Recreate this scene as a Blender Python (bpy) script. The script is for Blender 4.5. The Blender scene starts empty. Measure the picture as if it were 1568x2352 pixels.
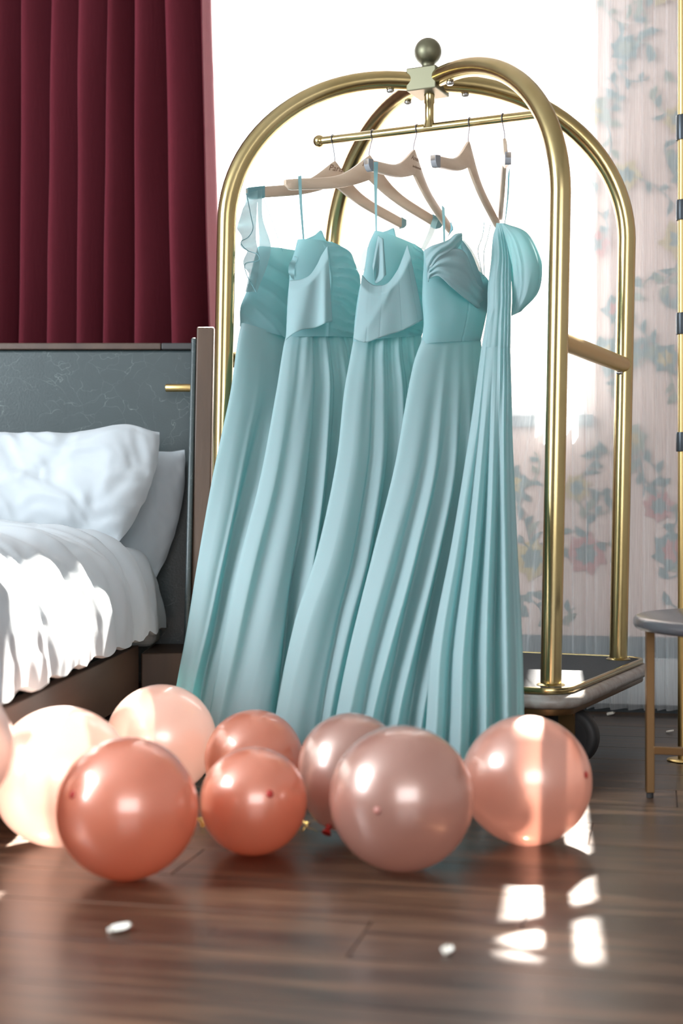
import bpy, bmesh, math, random
from mathutils import Vector, Matrix, noise

# ------------------------------------------------------------------ camera, world, lights, exposure
S = bpy.context.scene
COL = S.collection
F = 50.0 / 36.0 * 2352.0          # focal length in pixels of the 1568 x 2352 frame
CX, CY, CAMZ = 784.0, 1176.0, 0.625

cam_d = bpy.data.cameras.new('camera')
cam = bpy.data.objects.new('camera', cam_d)
COL.objects.link(cam)
cam.location = (0, 0, CAMZ)
cam.rotation_euler = (math.pi / 2, 0, 0)
cam_d.sensor_fit = 'VERTICAL'
cam_d.sensor_height = 36.0
cam_d.sensor_width = 24.0
cam_d.lens = 50.0
cam_d.dof.use_dof = True
cam_d.dof.focus_distance = 3.75
cam_d.dof.aperture_fstop = 2.2
cam_d.clip_start = 0.05
S.camera = cam

W = bpy.data.worlds.new('sky')
S.world = W
W.use_nodes = True
bg = W.node_tree.nodes['Background']
bg.inputs['Color'].default_value = (0.93, 0.97, 1.0, 1)
bg.inputs['Strength'].default_value = 4.0

SUN_DIR = Vector((-0.112, -0.72, -0.70)).normalized()
sd = bpy.data.lights.new('sun', 'SUN')
sd.energy = 95.0
sd.angle = math.radians(0.6)
sd.color = (1.0, 0.93, 0.84)
so = bpy.data.objects.new('sun', sd)
so.rotation_euler = SUN_DIR.to_track_quat('-Z', 'Y').to_euler()
so.location = (1, 8, 6)
COL.objects.link(so)


def area(name, loc, target, sx, sy, power, color):
    d = bpy.data.lights.new(name, 'AREA')
    d.shape = 'RECTANGLE'
    d.size, d.size_y = sx, sy
    d.energy = power
    d.color = color
    o = bpy.data.objects.new(name, d)
    o.location = loc
    o.rotation_euler = (Vector(target) - Vector(loc)).to_track_quat('-Z', 'Y').to_euler()
    COL.objects.link(o)
    return o


# daylight of the room's other windows (left wall and behind the photographer)
area('side_window_daylight', (-2.85, 1.9, 1.75), (0.2, 3.0, 0.8), 1.6, 1.7, 235, (0.86, 0.94, 1.0))
area('rear_window_daylight', (0.9, -2.7, 1.7), (0.1, 3.5, 0.9), 3.4, 2.0, 135, (0.95, 0.97, 1.0))

S.view_settings.view_transform = 'Standard'
S.view_settings.look = 'None'
S.view_settings.gamma = 1.0
S.view_settings.exposure = 0.12
S.view_settings.use_curve_mapping = False
try:
    S.cycles.max_bounces = 14
    S.cycles.transparent_max_bounces = 24
    S.cycles.diffuse_bounces = 8
    S.cycles.transmission_bounces = 10
    S.cycles.caustics_reflective = False
    S.cycles.caustics_refractive = False
    S.cycles.sample_clamp_indirect = 8.0
except Exception:
    pass


# ------------------------------------------------------------------ helpers
def P(x, y, d):
    """World point seen at pixel (x, y) at distance d from the camera."""
    return Vector(((x - CX) / F * d, d, CAMZ - (y - CY) / F * d))


WL = {}


def wloc(o):
    return WL.get(o.name, Vector((0, 0, 0))) if o is not None else Vector((0, 0, 0))


def mesh_obj(name, verts, faces, mat, parent=None, smooth=True, loc=None, label=None, mat_idx=None, kind=None, closed=True):
    """verts are world coordinates."""
    base = Vector(loc) if loc is not None else (wloc(parent) if parent is not None else Vector((0, 0, 0)))
    me = bpy.data.meshes.new(name)
    me.from_pydata([tuple(Vector(v) - base) for v in verts], [], faces)
    for m in (mat if isinstance(mat, (list, tuple)) else [mat]):
        me.materials.append(m)
    if mat_idx is not None:
        me.polygons.foreach_set('material_index', mat_idx)
    if smooth:
        me.polygons.foreach_set('use_smooth', [True] * len(me.polygons))
    if closed:
        bm = bmesh.new()
        bm.from_mesh(me)
        bmesh.ops.recalc_face_normals(bm, faces=bm.faces)
        bm.to_mesh(me)
        bm.free()
        if smooth:
            me.set_sharp_from_angle(angle=math.radians(55))
    me.update()
    o = bpy.data.objects.new(name, me)
    COL.objects.link(o)
    if parent is not None:
        o.parent = parent
        o.location = base - wloc(parent)
    else:
        o.location = base
    WL[o.name] = base
    if label:
        o['label'] = label
    if kind:
        o['kind'] = kind
    return o


def thing(name, label, cat, loc=(0, 0, 0), group=None):
    o = bpy.data.objects.new(name, None)
    o.empty_display_size = 0.05
    o.location = loc
    COL.objects.link(o)
    WL[o.name] = Vector(loc)
    o['label'] = label
    o['category'] = cat
    if group:
        o['group'] = group
    return o


def tag(o, label, cat, group=None):
    o['label'] = label
    o['category'] = cat
    if group:
        o['group'] = group
    return o


def bevel(o, w, seg=2):
    m = o.modifiers.new('bevel', 'BEVEL')
    m.width = w
    m.segments = seg
    m.limit_method = 'ANGLE'
    m.angle_limit = math.radians(40)
    return o


def join(*geos):
    vs, fs = [], []
    for v, f in geos:
        b = len(vs)
        vs += list(v)
        fs += [tuple(i + b for i in q) for q in f]
    return vs, fs


def frame_of(t):
    t = t.normalized()
    a = Vector((0, 0, 1)) if abs(t.z) < 0.9 else Vector((1, 0, 0))
    x = t.cross(a).normalized()
    return x, x.cross(t).normalized()


def tube(path, r, seg=20, flat=1.0, cap=True):
    path = [Vector(p) for p in path]
    n = len(path)
    rs = r if isinstance(r, (list, tuple)) else [r] * n
    vs, fs = [], []
    px = None
    for i, p in enumerate(path):
        t = path[min(i + 1, n - 1)] - path[max(i - 1, 0)]
        if px is None:
            x, y = frame_of(t)
        else:
            tn = t.normalized()
            x = (px - tn * px.dot(tn)).normalized()
            y = x.cross(tn).normalized()
        px = x
        for k in range(seg):
            a = 2 * math.pi * k / seg
            vs.append(p + x * math.cos(a) * rs[i] + y * math.sin(a) * rs[i] * flat)
    for i in range(n - 1):
        for k in range(seg):
            k2 = (k + 1) % seg
            fs.append((i * seg + k, i * seg + k2, (i + 1) * seg + k2, (i + 1) * seg + k))
    if cap:
        fs.append(tuple(range(seg - 1, -1, -1)))
        fs.append(tuple((n - 1) * seg + k for k in range(seg)))
    return vs, fs


def lathe(profile, origin, axis=(0, 0, 1), seg=32):
    """profile: list of (radius, height along axis)."""
    axis = Vector(axis).normalized()
    x, y = frame_of(axis)
    o = Vector(origin)
    vs, fs = [], []
    for r, h in profile:
        for k in range(seg):
            a = 2 * math.pi * k / seg
            vs.append(o + axis * h + (x * math.cos(a) + y * math.sin(a)) * max(r, 1e-5))
    for i in range(len(profile) - 1):
        for k in range(seg):
            k2 = (k + 1) % seg
            fs.append((i * seg + k, i * seg + k2, (i + 1) * seg + k2, (i + 1) * seg + k))
    fs.append(tuple(range(seg - 1, -1, -1)))
    fs.append(tuple((len(profile) - 1) * seg + k for k in range(seg)))
    return vs, fs


def ball(c, r, seg=24, rings=14):
    prof = [(r * math.sin(math.pi * i / rings), -r * math.cos(math.pi * i / rings)) for i in range(rings + 1)]
    return lathe(prof, c, seg=seg)


def box(c, u, v, w):
    """box about c with half-axis vectors u, v, w."""
    c, u, v, w = Vector(c), Vector(u), Vector(v), Vector(w)
    vs = [c + u * a + v * b + w * g for a in (-1, 1) for b in (-1, 1) for g in (-1, 1)]
    fs = [(0, 1, 3, 2), (4, 6, 7, 5), (0, 4, 5, 1), (2, 3, 7, 6), (0, 2, 6, 4), (1, 5, 7, 3)]
    return vs, fs


def abox(x0, x1, y0, y1, z0, z1):
    return box(((x0 + x1) / 2, (y0 + y1) / 2, (z0 + z1) / 2), ((x1 - x0) / 2, 0, 0), (0, (y1 - y0) / 2, 0), (0, 0, (z1 - z0) / 2))


def prism(poly, z0, z1):
    n = len(poly)
    vs = [Vector((p[0], p[1], z0)) for p in poly] + [Vector((p[0], p[1], z1)) for p in poly]
    fs = [tuple(range(n - 1, -1, -1)), tuple(range(n, 2 * n))]
    for i in range(n):
        j = (i + 1) % n
        fs.append((i, j, n + j, n + i))
    return vs, fs


def grid(nu, nv, fn, closed=False):
    vs = [fn(i / (nu - 1 if not closed else nu), j / (nv - 1)) for j in range(nv) for i in range(nu)]
    fs = []
    for j in range(nv - 1):
        for i in range(nu if closed else nu - 1):
            i2 = (i + 1) % nu
            fs.append((j * nu + i, j * nu + i2, (j + 1) * nu + i2, (j + 1) * nu + i))
    return vs, fs


def smooth01(t):
    t = max(0.0, min(1.0, t))
    return t * t * (3 - 2 * t)


def gz(t, w):
    return math.exp(-(t / w) ** 2)


def lerp(a, b, t):
    return a + (b - a) * t


def crom(keys, t):
    """monotone-ish catmull-rom through equally weighted keys [(pos, tuple)]."""
    if t <= keys[0][0]:
        return keys[0][1]
    if t >= keys[-1][0]:
        return keys[-1][1]
    for i in range(len(keys) - 1):
        if keys[i][0] <= t <= keys[i + 1][0]:
            break
    t0, a = keys[i]
    t1, b = keys[i + 1]
    h = t1 - t0
    s = (t - t0) / h

    def slope(j):
        if j <= 0 or j >= len(keys) - 1:
            k = min(max(j, 0), len(keys) - 2)
            return [(q - p) / (keys[k + 1][0] - keys[k][0]) for p, q in zip(keys[k][1], keys[k + 1][1])]
        return [(q - p) / (keys[j + 1][0] - keys[j - 1][0]) for p, q in zip(keys[j - 1][1], keys[j + 1][1])]
    m0, m1 = slope(i), slope(i + 1)
    h00, h10, h01, h11 = 2 * s**3 - 3 * s**2 + 1, s**3 - 2 * s**2 + s, -2 * s**3 + 3 * s**2, s**3 - s**2
    return tuple(h00 * p + h10 * h * x + h01 * q + h11 * h * y for p, x, q, y in zip(a, m0, b, m1))


def curve_pts(pts, n):
    """n points along a Catmull-Rom curve through pts (Vectors)."""
    L = [0.0]
    for a, b in zip(pts, pts[1:]):
        L.append(L[-1] + (Vector(b) - Vector(a)).length)
    keys = [(l / L[-1], tuple(p)) for l, p in zip(L, pts)]
    return [Vector(crom(keys, i / (n - 1))) for i in range(n)]


# ------------------------------------------------------------------ materials
def mat_new(name):
    m = bpy.data.materials.new(name)
    m.use_nodes = True
    nt = m.node_tree
    nt.nodes.clear()
    out = nt.nodes.new('ShaderNodeOutputMaterial')
    return m, nt, out


def N(nt, typ, **kw):
    n = nt.nodes.new(typ)
    for k, v in kw.items():
        if hasattr(n, k) and k not in ('inputs',):
            setattr(n, k, v)
        else:
            n.inputs[k.replace('_', ' ')].default_value = v
    return n


def rgba(c):
    return (c[0], c[1], c[2], 1)


def principled(name, color, rough=0.5, metal=0.0, sheen=0.0, coat=0.0, bump=None, var=None, spec=0.5):
    """bump=(scale, strength, stretch xyz); var=(scale, color2, stretch) mixes a second colour by noise."""
    m, nt, out = mat_new(name)
    b = nt.nodes.new('ShaderNodeBsdfPrincipled')
    b.inputs['Base Color'].default_value = rgba(color)
    b.inputs['Roughness'].default_value = rough
    b.inputs['Metallic'].default_value = metal
    b.inputs['Sheen Weight'].default_value = sheen
    b.inputs['Coat Weight'].default_value = coat
    b.inputs['Specular IOR Level'].default_value = spec
    nt.links.new(b.outputs[0], out.inputs[0])
    if bump or var:
        tc = nt.nodes.new('ShaderNodeTexCoord')
    if var:
        mp = nt.nodes.new('ShaderNodeMapping')
        mp.inputs['Scale'].default_value = var[2]
        nt.links.new(tc.outputs['Object'], mp.inputs[0])
        no = nt.nodes.new('ShaderNodeTexNoise')
        no.inputs['Scale'].default_value = var[0]
        no.inputs['Detail'].default_value = 6
        nt.links.new(mp.outputs[0], no.inputs['Vector'])
        cr = nt.nodes.new('ShaderNodeValToRGB')
        cr.color_ramp.elements[0].position = 0.35
        cr.color_ramp.elements[1].position = 0.68
        cr.color_ramp.elements[0].color = rgba(color)
        cr.color_ramp.elements[1].color = rgba(var[1])
        nt.links.new(no.outputs['Fac'], cr.inputs[0])
        nt.links.new(cr.outputs[0], b.inputs['Base Color'])
    if bump:
        mp2 = nt.nodes.new('ShaderNodeMapping')
        mp2.inputs['Scale'].default_value = bump[2]
        nt.links.new(tc.outputs['Object'], mp2.inputs[0])
        no2 = nt.nodes.new('ShaderNodeTexNoise')
        no2.inputs['Scale'].default_value = bump[0]
        no2.inputs['Detail'].default_value = 5
        nt.links.new(mp2.outputs[0], no2.inputs['Vector'])
        bp = nt.nodes.new('ShaderNodeBump')
        bp.inputs['Strength'].default_value = bump[1]
        bp.inputs['Distance'].default_value = 0.01
        nt.links.new(no2.outputs['Fac'], bp.inputs['Height'])
        nt.links.new(bp.outputs[0], b.inputs['Normal'])
    return m


def cloth_mat(name, dif, trans, tfac=0.5, clear=0.0, weave=0.0):
    """thin fabric: diffuse front, light coming through from behind, optional open weave."""
    m, nt, out = mat_new(name)
    d = N(nt, 'ShaderNodeBsdfDiffuse')
    d.inputs['Color'].default_value = rgba(dif)
    t = N(nt, 'ShaderNodeBsdfTranslucent')
    t.inputs['Color'].default_value = rgba(trans)
    mx = N(nt, 'ShaderNodeMixShader')
    mx.inputs[0].default_value = tfac
    nt.links.new(d.outputs[0], mx.inputs[1])
    nt.links.new(t.outputs[0], mx.inputs[2])
    last = mx
    if clear > 0:
        tr = N(nt, 'ShaderNodeBsdfTransparent')
        mx2 = N(nt, 'ShaderNodeMixShader')
        mx2.inputs[0].default_value = clear
        if weave > 0:
            tc = nt.nodes.new('ShaderNodeTexCoord')
            mp = nt.nodes.new('ShaderNodeMapping')
            mp.inputs['Scale'].default_value = (260, 260, 9)
            nt.links.new(tc.outputs['Object'], mp.inputs[0])
            no = nt.nodes.new('ShaderNodeTexNoise')
            no.inputs['Scale'].default_value = 1.0
            no.inputs['Detail'].default_value = 2
            nt.links.new(mp.outputs[0], no.inputs['Vector'])
            mr = nt.nodes.new('ShaderNodeMapRange')
            mr.inputs['From Min'].default_value = 0.3
            mr.inputs['From Max'].default_value = 0.7
            mr.inputs['To Min'].default_value = clear - weave
            mr.inputs['To Max'].default_value = clear + weave
            nt.links.new(no.outputs['Fac'], mr.inputs[0])
            nt.links.new(mr.outputs[0], mx2.inputs[0])
        nt.links.new(last.outputs[0], mx2.inputs[1])
        nt.links.new(tr.outputs[0], mx2.inputs[2])
        last = mx2
    nt.links.new(last.outputs[0], out.inputs[0])
    return m


def balloon_mat(name, col, trans, pearl, clear=0.08):
    m, nt, out = mat_new(name)
    d = N(nt, 'ShaderNodeBsdfDiffuse')
    d.inputs['Color'].default_value = rgba(col)
    t = N(nt, 'ShaderNodeBsdfTranslucent')
    t.inputs['Color'].default_value = rgba(trans)
    tp = N(nt, 'ShaderNodeBsdfTransparent')
    tp.inputs['Color'].default_value = rgba(trans)
    g = N(nt, 'ShaderNodeBsdfGlossy')
    g.inputs['Color'].default_value = rgba(pearl)
    g.inputs['Roughness'].default_value = 0.33
    gl = N(nt, 'ShaderNodeBsdfGlossy')
    gl.inputs['Color'].default_value = (1, 1, 1, 1)
    gl.inputs['Roughness'].default_value = 0.14
    fr = N(nt, 'ShaderNodeFresnel')
    ge = N(nt, 'ShaderNodeNewGeometry')
    ior = N(nt, 'ShaderNodeMapRange')
    ior.inputs['To Min'].default_value = 1.5
    ior.inputs['To Max'].default_value = 1 / 1.5
    nt.links.new(ge.outputs['Backfacing'], ior.inputs[0])
    nt.links.new(ior.outputs[0], fr.inputs['IOR'])
    m1 = N(nt, 'ShaderNodeMixShader'); m1.inputs[0].default_value = 0.6
    m2 = N(nt, 'ShaderNodeMixShader'); m2.inputs[0].default_value = clear
    m3 = N(nt, 'ShaderNodeMixShader'); m3.inputs[0].default_value = 0.16
    m4 = N(nt, 'ShaderNodeMixShader')
    L = nt.links.new
    L(d.outputs[0], m1.inputs[1]); L(t.outputs[0], m1.inputs[2])
    L(m1.outputs[0], m2.inputs[1]); L(tp.outputs[0], m2.inputs[2])
    L(m2.outputs[0], m3.inputs[1]); L(g.outputs[0], m3.inputs[2])
    L(fr.outputs[0], m4.inputs[0]); L(m3.outputs[0], m4.inputs[1]); L(gl.outputs[0], m4.inputs[2])
    L(m4.outputs[0], out.inputs[0])
    return m


def wood_floor_mat():
    m, nt, out = mat_new('walnut_floor')
    L = nt.links.new
    b = nt.nodes.new('ShaderNodeBsdfPrincipled')
    tc = nt.nodes.new('ShaderNodeTexCoord')
    oi = nt.nodes.new('ShaderNodeObjectInfo')
    add = nt.nodes.new('ShaderNodeVectorMath'); add.operation = 'ADD'
    sc = nt.nodes.new('ShaderNodeVectorMath'); sc.operation = 'SCALE'
    sc.inputs['Scale'].default_value = 37.0
    cb = nt.nodes.new('ShaderNodeCombineXYZ')
    for k in range(3):
        L(oi.outputs['Random'], cb.inputs[k])
    L(cb.outputs[0], sc.inputs[0])
    L(tc.outputs['Object'], add.inputs[0]); L(sc.outputs[0], add.inputs[1])
    mp = nt.nodes.new('ShaderNodeMapping'); mp.inputs['Scale'].default_value = (1.6, 22, 22)
    L(add.outputs[0], mp.inputs[0])
    no = nt.nodes.new('ShaderNodeTexNoise'); no.inputs['Scale'].default_value = 1.6; no.inputs['Detail'].default_value = 8
    no.inputs['Distortion'].default_value = 0.6
    L(mp.outputs[0], no.inputs['Vector'])
    cr = nt.nodes.new('ShaderNodeValToRGB')
    e = cr.color_ramp.elements
    e[0].position, e[0].color = 0.28, (0.014, 0.008, 0.005, 1)
    e[1].position, e[1].color = 0.75, (0.17, 0.094, 0.053, 1)
    x = e.new(0.5); x.color = (0.052, 0.028, 0.017, 1)
    L(no.outputs['Fac'], cr.inputs[0])
    mr = nt.nodes.new('ShaderNodeMapRange')
    mr.inputs['To Min'].default_value = 0.75; mr.inputs['To Max'].default_value = 1.3
    L(oi.outputs['Random'], mr.inputs[0])
    hs = nt.nodes.new('ShaderNodeHueSaturation')
    L(mr.outputs[0], hs.inputs['Value']); L(cr.outputs[0], hs.inputs['Color'])
    L(hs.outputs[0], b.inputs['Base Color'])
    rr = nt.nodes.new('ShaderNodeMapRange')
    rr.inputs['To Min'].default_value = 0.24; rr.inputs['To Max'].default_value = 0.40
    L(no.outputs['Fac'], rr.inputs[0]); L(rr.outputs[0], b.inputs['Roughness'])
    b.inputs['Specular IOR Level'].default_value = 0.45
    bp = nt.nodes.new('ShaderNodeBump'); bp.inputs['Strength'].default_value = 0.15; bp.inputs['Distance'].default_value = 0.002
    L(no.outputs['Fac'], bp.inputs['Height']); L(bp.outputs[0], b.inputs['Normal'])
    L(b.outputs[0], out.inputs[0])
    return m


def leather_mat():
    m, nt, out = mat_new('grey_green_leather')
    L = nt.links.new
    b = nt.nodes.new('ShaderNodeBsdfPrincipled')
    b.inputs['Roughness'].default_value = 0.42
    tc = nt.nodes.new('ShaderNodeTexCoord')
    nd = nt.nodes.new('ShaderNodeTexNoise'); nd.inputs['Scale'].default_value = 5; nd.inputs['Detail'].default_value = 4
    L(tc.outputs['Object'], nd.inputs['Vector'])
    va = nt.nodes.new('ShaderNodeVectorMath'); va.operation = 'MULTIPLY_ADD'
    va.inputs[1].default_value = (0.35, 0.35, 0.35)
    L(nd.outputs['Color'], va.inputs[0]); L(tc.outputs['Object'], va.inputs[2])
    vo = nt.nodes.new('ShaderNodeTexVoronoi'); vo.feature = 'DISTANCE_TO_EDGE'; vo.inputs['Scale'].default_value = 16
    L(va.outputs[0], vo.inputs['Vector'])
    cr = nt.nodes.new('ShaderNodeValToRGB')
    e = cr.color_ramp.elements
    e[0].position, e[0].color = 0.0, (0.13, 0.16, 0.155, 1)
    e[1].position, e[1].color = 0.011, (0.034, 0.050, 0.053, 1)
    L(vo.outputs['Distance'], cr.inputs[0])
    n2 = nt.nodes.new('ShaderNodeTexNoise'); n2.inputs['Scale'].default_value = 14; n2.inputs['Detail'].default_value = 6
    L(tc.outputs['Object'], n2.inputs['Vector'])
    mx = nt.nodes.new('ShaderNodeMix'); mx.data_type = 'RGBA'
    mr = nt.nodes.new('ShaderNodeMapRange'); mr.inputs['From Min'].default_value = 0.38; mr.inputs['From Max'].default_value = 0.58
    L(n2.outputs['Fac'], mr.inputs[0]); L(mr.outputs[0], mx.inputs[0])
    mx.inputs[6].default_value = (0.032, 0.047, 0.050, 1)
    L(cr.outputs[0], mx.inputs[7])
    L(mx.outputs[2], b.inputs['Base Color'])
    n3 = nt.nodes.new('ShaderNodeTexNoise'); n3.inputs['Scale'].default_value = 160
    L(tc.outputs['Object'], n3.inputs['Vector'])
    bp = nt.nodes.new('ShaderNodeBump'); bp.inputs['Strength'].default_value = 0.12; bp.inputs['Distance'].default_value = 0.004
    L(n3.outputs['Fac'], bp.inputs['Height']); L(bp.outputs[0], b.inputs['Normal'])
    L(b.outputs[0], out.inputs[0])
    return m


M = {}
M['floor'] = wood_floor_mat()
M['gap'] = principled('dark_joint', (0.012, 0.008, 0.006), 0.7)
M['plaster'] = principled('warm_plaster', (0.50, 0.46, 0.43), 0.8, bump=(60, 0.05, (1, 1, 1)))
M['render_white'] = principled('white_render', (0.88, 0.89, 0.9), 0.9)
M['ceiling'] = principled('white_plaster', (0.7, 0.69, 0.67), 0.9)
M['paper'] = principled('pink_wallpaper', (0.76, 0.57, 0.50), 0.75, bump=(120, 0.04, (1, 1, 1)))
M['p_teal'] = principled('print_teal', (0.17, 0.25, 0.25), 0.8)
M['p_green'] = principled('print_green', (0.27, 0.31, 0.25), 0.8)
M['p_ochre'] = principled('print_ochre', (0.52, 0.40, 0.20), 0.8)
M['p_rose'] = principled('print_rose', (0.52, 0.22, 0.20), 0.8)
M['dado'] = principled('slate_paint', (0.13, 0.17, 0.18), 0.6)
M['whitewood'] = principled('white_paint', (0.62, 0.63, 0.62), 0.45)
M['shoe'] = principled('dark_shoe_moulding', (0.02, 0.028, 0.032), 0.5)
M['brass'] = principled('aged_brass', (0.50, 0.405, 0.21), 0.22, metal=1.0, var=(9, (0.40, 0.31, 0.14), (1, 1, 0.35)), bump=(40, 0.02, (1, 1, 0.2)))
M['brass_hub'] = principled('bronzed_brass', (0.17, 0.165, 0.11), 0.48, metal=0.9)
M['brass_dull'] = principled('satin_brass', (0.55, 0.40, 0.17), 0.38, metal=1.0)
M['brass_dark'] = principled('browned_brass', (0.17, 0.095, 0.04), 0.36, metal=0.8)
M['steel'] = principled('zinc_steel', (0.5, 0.5, 0.5), 0.3, metal=1.0)
M['wire'] = principled('hook_wire', (0.16, 0.16, 0.18), 0.4, metal=1.0)
M['bumper'] = principled('worn_grey_bumper', (0.34, 0.33, 0.31), 0.38, var=(30, (0.22, 0.18, 0.15), (1, 1, 1)))
M['carpet'] = principled('charcoal_carpet', (0.018, 0.021, 0.025), 0.95, bump=(420, 0.4, (1, 1, 1)), var=(300, (0.036, 0.041, 0.047), (1, 1, 1)))
M['rubber'] = principled('black_rubber', (0.014, 0.014, 0.015), 0.55)
M['wheelhub'] = principled('black_plastic', (0.02, 0.02, 0.022), 0.4)
M['velvet'] = principled('burgundy_velvet', (0.095, 0.002, 0.011), 0.92, sheen=0.05, bump=(90, 0.08, (1, 1, 0.3)))
M['velvet'].node_tree.nodes['Principled BSDF'].inputs['Sheen Tint'].default_value = (0.75, 0.13, 0.2, 1)
M['leather'] = leather_mat()
M['walnut'] = principled('walnut_trim', (0.088, 0.050, 0.030), 0.5, var=(9, (0.05, 0.028, 0.017), (1, 1, 0.12)), bump=(60, 0.06, (1, 1, 0.05)))
M['walnut_side'] = principled('walnut_trim_along', (0.075, 0.042, 0.027), 0.5, var=(9, (0.04, 0.022, 0.015), (1, 0.12, 1)), bump=(60, 0.06, (1, 0.05, 1)))
M['darkwood'] = principled('charred_wood', (0.03, 0.028, 0.028), 0.5)
M['linen'] = principled('white_bed_linen', (0.44, 0.48, 0.51), 0.85, sheen=0.05, bump=(260, 0.03, (1, 1, 1)))
M['sheet'] = principled('white_sheet', (0.62, 0.66, 0.66), 0.85)
M['chiffon'] = cloth_mat('dusty_aqua_chiffon', (0.43, 0.54, 0.57), (0.28, 0.66, 0.65), 0.48)
M['chiffon2'] = cloth_mat('aqua_lining', (0.34, 0.50, 0.53), (0.24, 0.62, 0.62), 0.46)
M['gauze'] = cloth_mat('aqua_gauze', (0.34, 0.52, 0.54), (0.20, 0.40, 0.42), 0.45, clear=0.09)
M['ribbon'] = cloth_mat('aqua_ribbon', (0.28, 0.50, 0.55), (0.28, 0.56, 0.60), 0.4)
M['sheer'] = cloth_mat('white_voile', (0.89, 0.91, 0.93), (0.88, 0.92, 0.94), 0.5, clear=0.57, weave=0.06)
M['hanger'] = principled('blond_beech', (0.58, 0.46, 0.35), 0.42, var=(10, (0.48, 0.36, 0.26), (0.2, 1, 3)))
M['hanger_grey'] = principled('grey_velvet_pad', (0.25, 0.26, 0.28), 0.8)
M['ink'] = principled('engraved_script', (0.17, 0.10, 0.06), 0.7)
M['tabletop'] = principled('slate_grey_stone', (0.040, 0.042, 0.048), 0.26, var=(6, (0.06, 0.06, 0.066), (1, 1, 1)))
M['collar'] = principled('gunmetal', (0.05, 0.06, 0.07), 0.35, metal=0.6)
M['b_coral'] = balloon_mat('coral_latex', (0.95, 0.36, 0.23), (0.95, 0.42, 0.28), (1.0, 0.66, 0.56))
M['b_rose'] = balloon_mat('rose_gold_latex', (0.52, 0.29, 0.235), (0.80, 0.52, 0.44), (1.0, 0.78, 0.70), clear=0.16)
M['b_pale'] = balloon_mat('pale_peach_latex', (0.84, 0.62, 0.55), (0.96, 0.74, 0.66), (1.0, 0.85, 0.80), clear=0.1)
M['b_tip'] = principled('thick_red_latex', (0.45, 0.025, 0.02), 0.4)
M['b_tip_rose'] = principled('thick_rose_latex', (0.42, 0.17, 0.14), 0.4)
M['gold'] = principled('gold_foil', (0.75, 0.50, 0.16), 0.25, metal=1.0)
M['petal'] = principled('white_petal_and_sun_fleck', (0.85, 0.82, 0.74), 0.7)  # white of the petals and of the modelled sun flecks
M['grout'] = principled('scrap', (0.7, 0.6, 0.5), 0.7)


def glass_mat():
    m, nt, out = mat_new('window_glass')
    t = N(nt, 'ShaderNodeBsdfTransparent')
    g = N(nt, 'ShaderNodeBsdfGlossy'); g.inputs['Roughness'].default_value = 0.02
    mx = N(nt, 'ShaderNodeMixShader'); mx.inputs[0].default_value = 0.04
    nt.links.new(t.outputs[0], mx.inputs[1]); nt.links.new(g.outputs[0], mx.inputs[2])
    nt.links.new(mx.outputs[0], out.inputs[0])
    return m


M['glass'] = glass_mat()

# ------------------------------------------------------------------ room shell
TAN = 0.22
CT, ST = 1 / math.hypot(1, TAN), TAN / math.hypot(1, TAN)
UW = Vector((CT, -ST, 0))            # along the window wall, to the right
NW = Vector((-ST, -CT, 0))           # out of the window wall into the room
WP0 = Vector((0.934, 4.45, 0))       # a point of the wall's face


def wall_pt(a, z, off=0.0):
    return WP0 + UW * a + NW * off + Vector((0, 0, z))


def a_of(px, off=0.0):
    """wall coordinate met by the sight line of pixel column px, on the plane standing off the wall."""
    k = (px - CX) / F
    o = WP0 + NW * off
    return (k * o.y - o.x) / (UW.x - k * UW.y)


CEIL = 2.75


def wall_box(name, a0, a1, z0, z1, o0, o1, mat, parent=None, kind=None, label=None):
    vs, fs = box(wall_pt((a0 + a1) / 2, (z0 + z1) / 2, (o0 + o1) / 2), UW * (a1 - a0) / 2, NW * (o1 - o0) / 2, Vector((0, 0, (z1 - z0) / 2)))
    o = mesh_obj(name, vs, fs, mat, parent, smooth=False, label=label)
    if kind:
        o['kind'] = kind
    return o


WA0, WA1, WZ0, WZ1 = -1.95, -0.165, 0.93, 2.60

vs, fs = join(
    box(wall_pt((WA1 + 2.6) / 2, CEIL / 2, -0.08), UW * (2.6 - WA1) / 2, NW * 0.08, Vector((0, 0, CEIL / 2))),
    box(wall_pt(-3.475, CEIL / 2, -0.08), UW * 1.525, NW * 0.08, Vector((0, 0, CEIL / 2))),
    box(wall_pt((WA0 + WA1) / 2, WZ0 / 2, -0.08), UW * (WA1 - WA0) / 2, NW * 0.08, Vector((0, 0, WZ0 / 2))),
    box(wall_pt((WA0 + WA1) / 2, (WZ1 + CEIL) / 2, -0.08), UW * (WA1 - WA0) / 2, NW * 0.08, Vector((0, 0, (CEIL - WZ1) / 2))))
wall_back = mesh_obj('wall_back', vs, fs, M['paper'], smooth=False)
wall_back['kind'] = 'structure'

# printed flowers and leaves of the wallpaper, flat print on the wall
random.seed(7)


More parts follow.
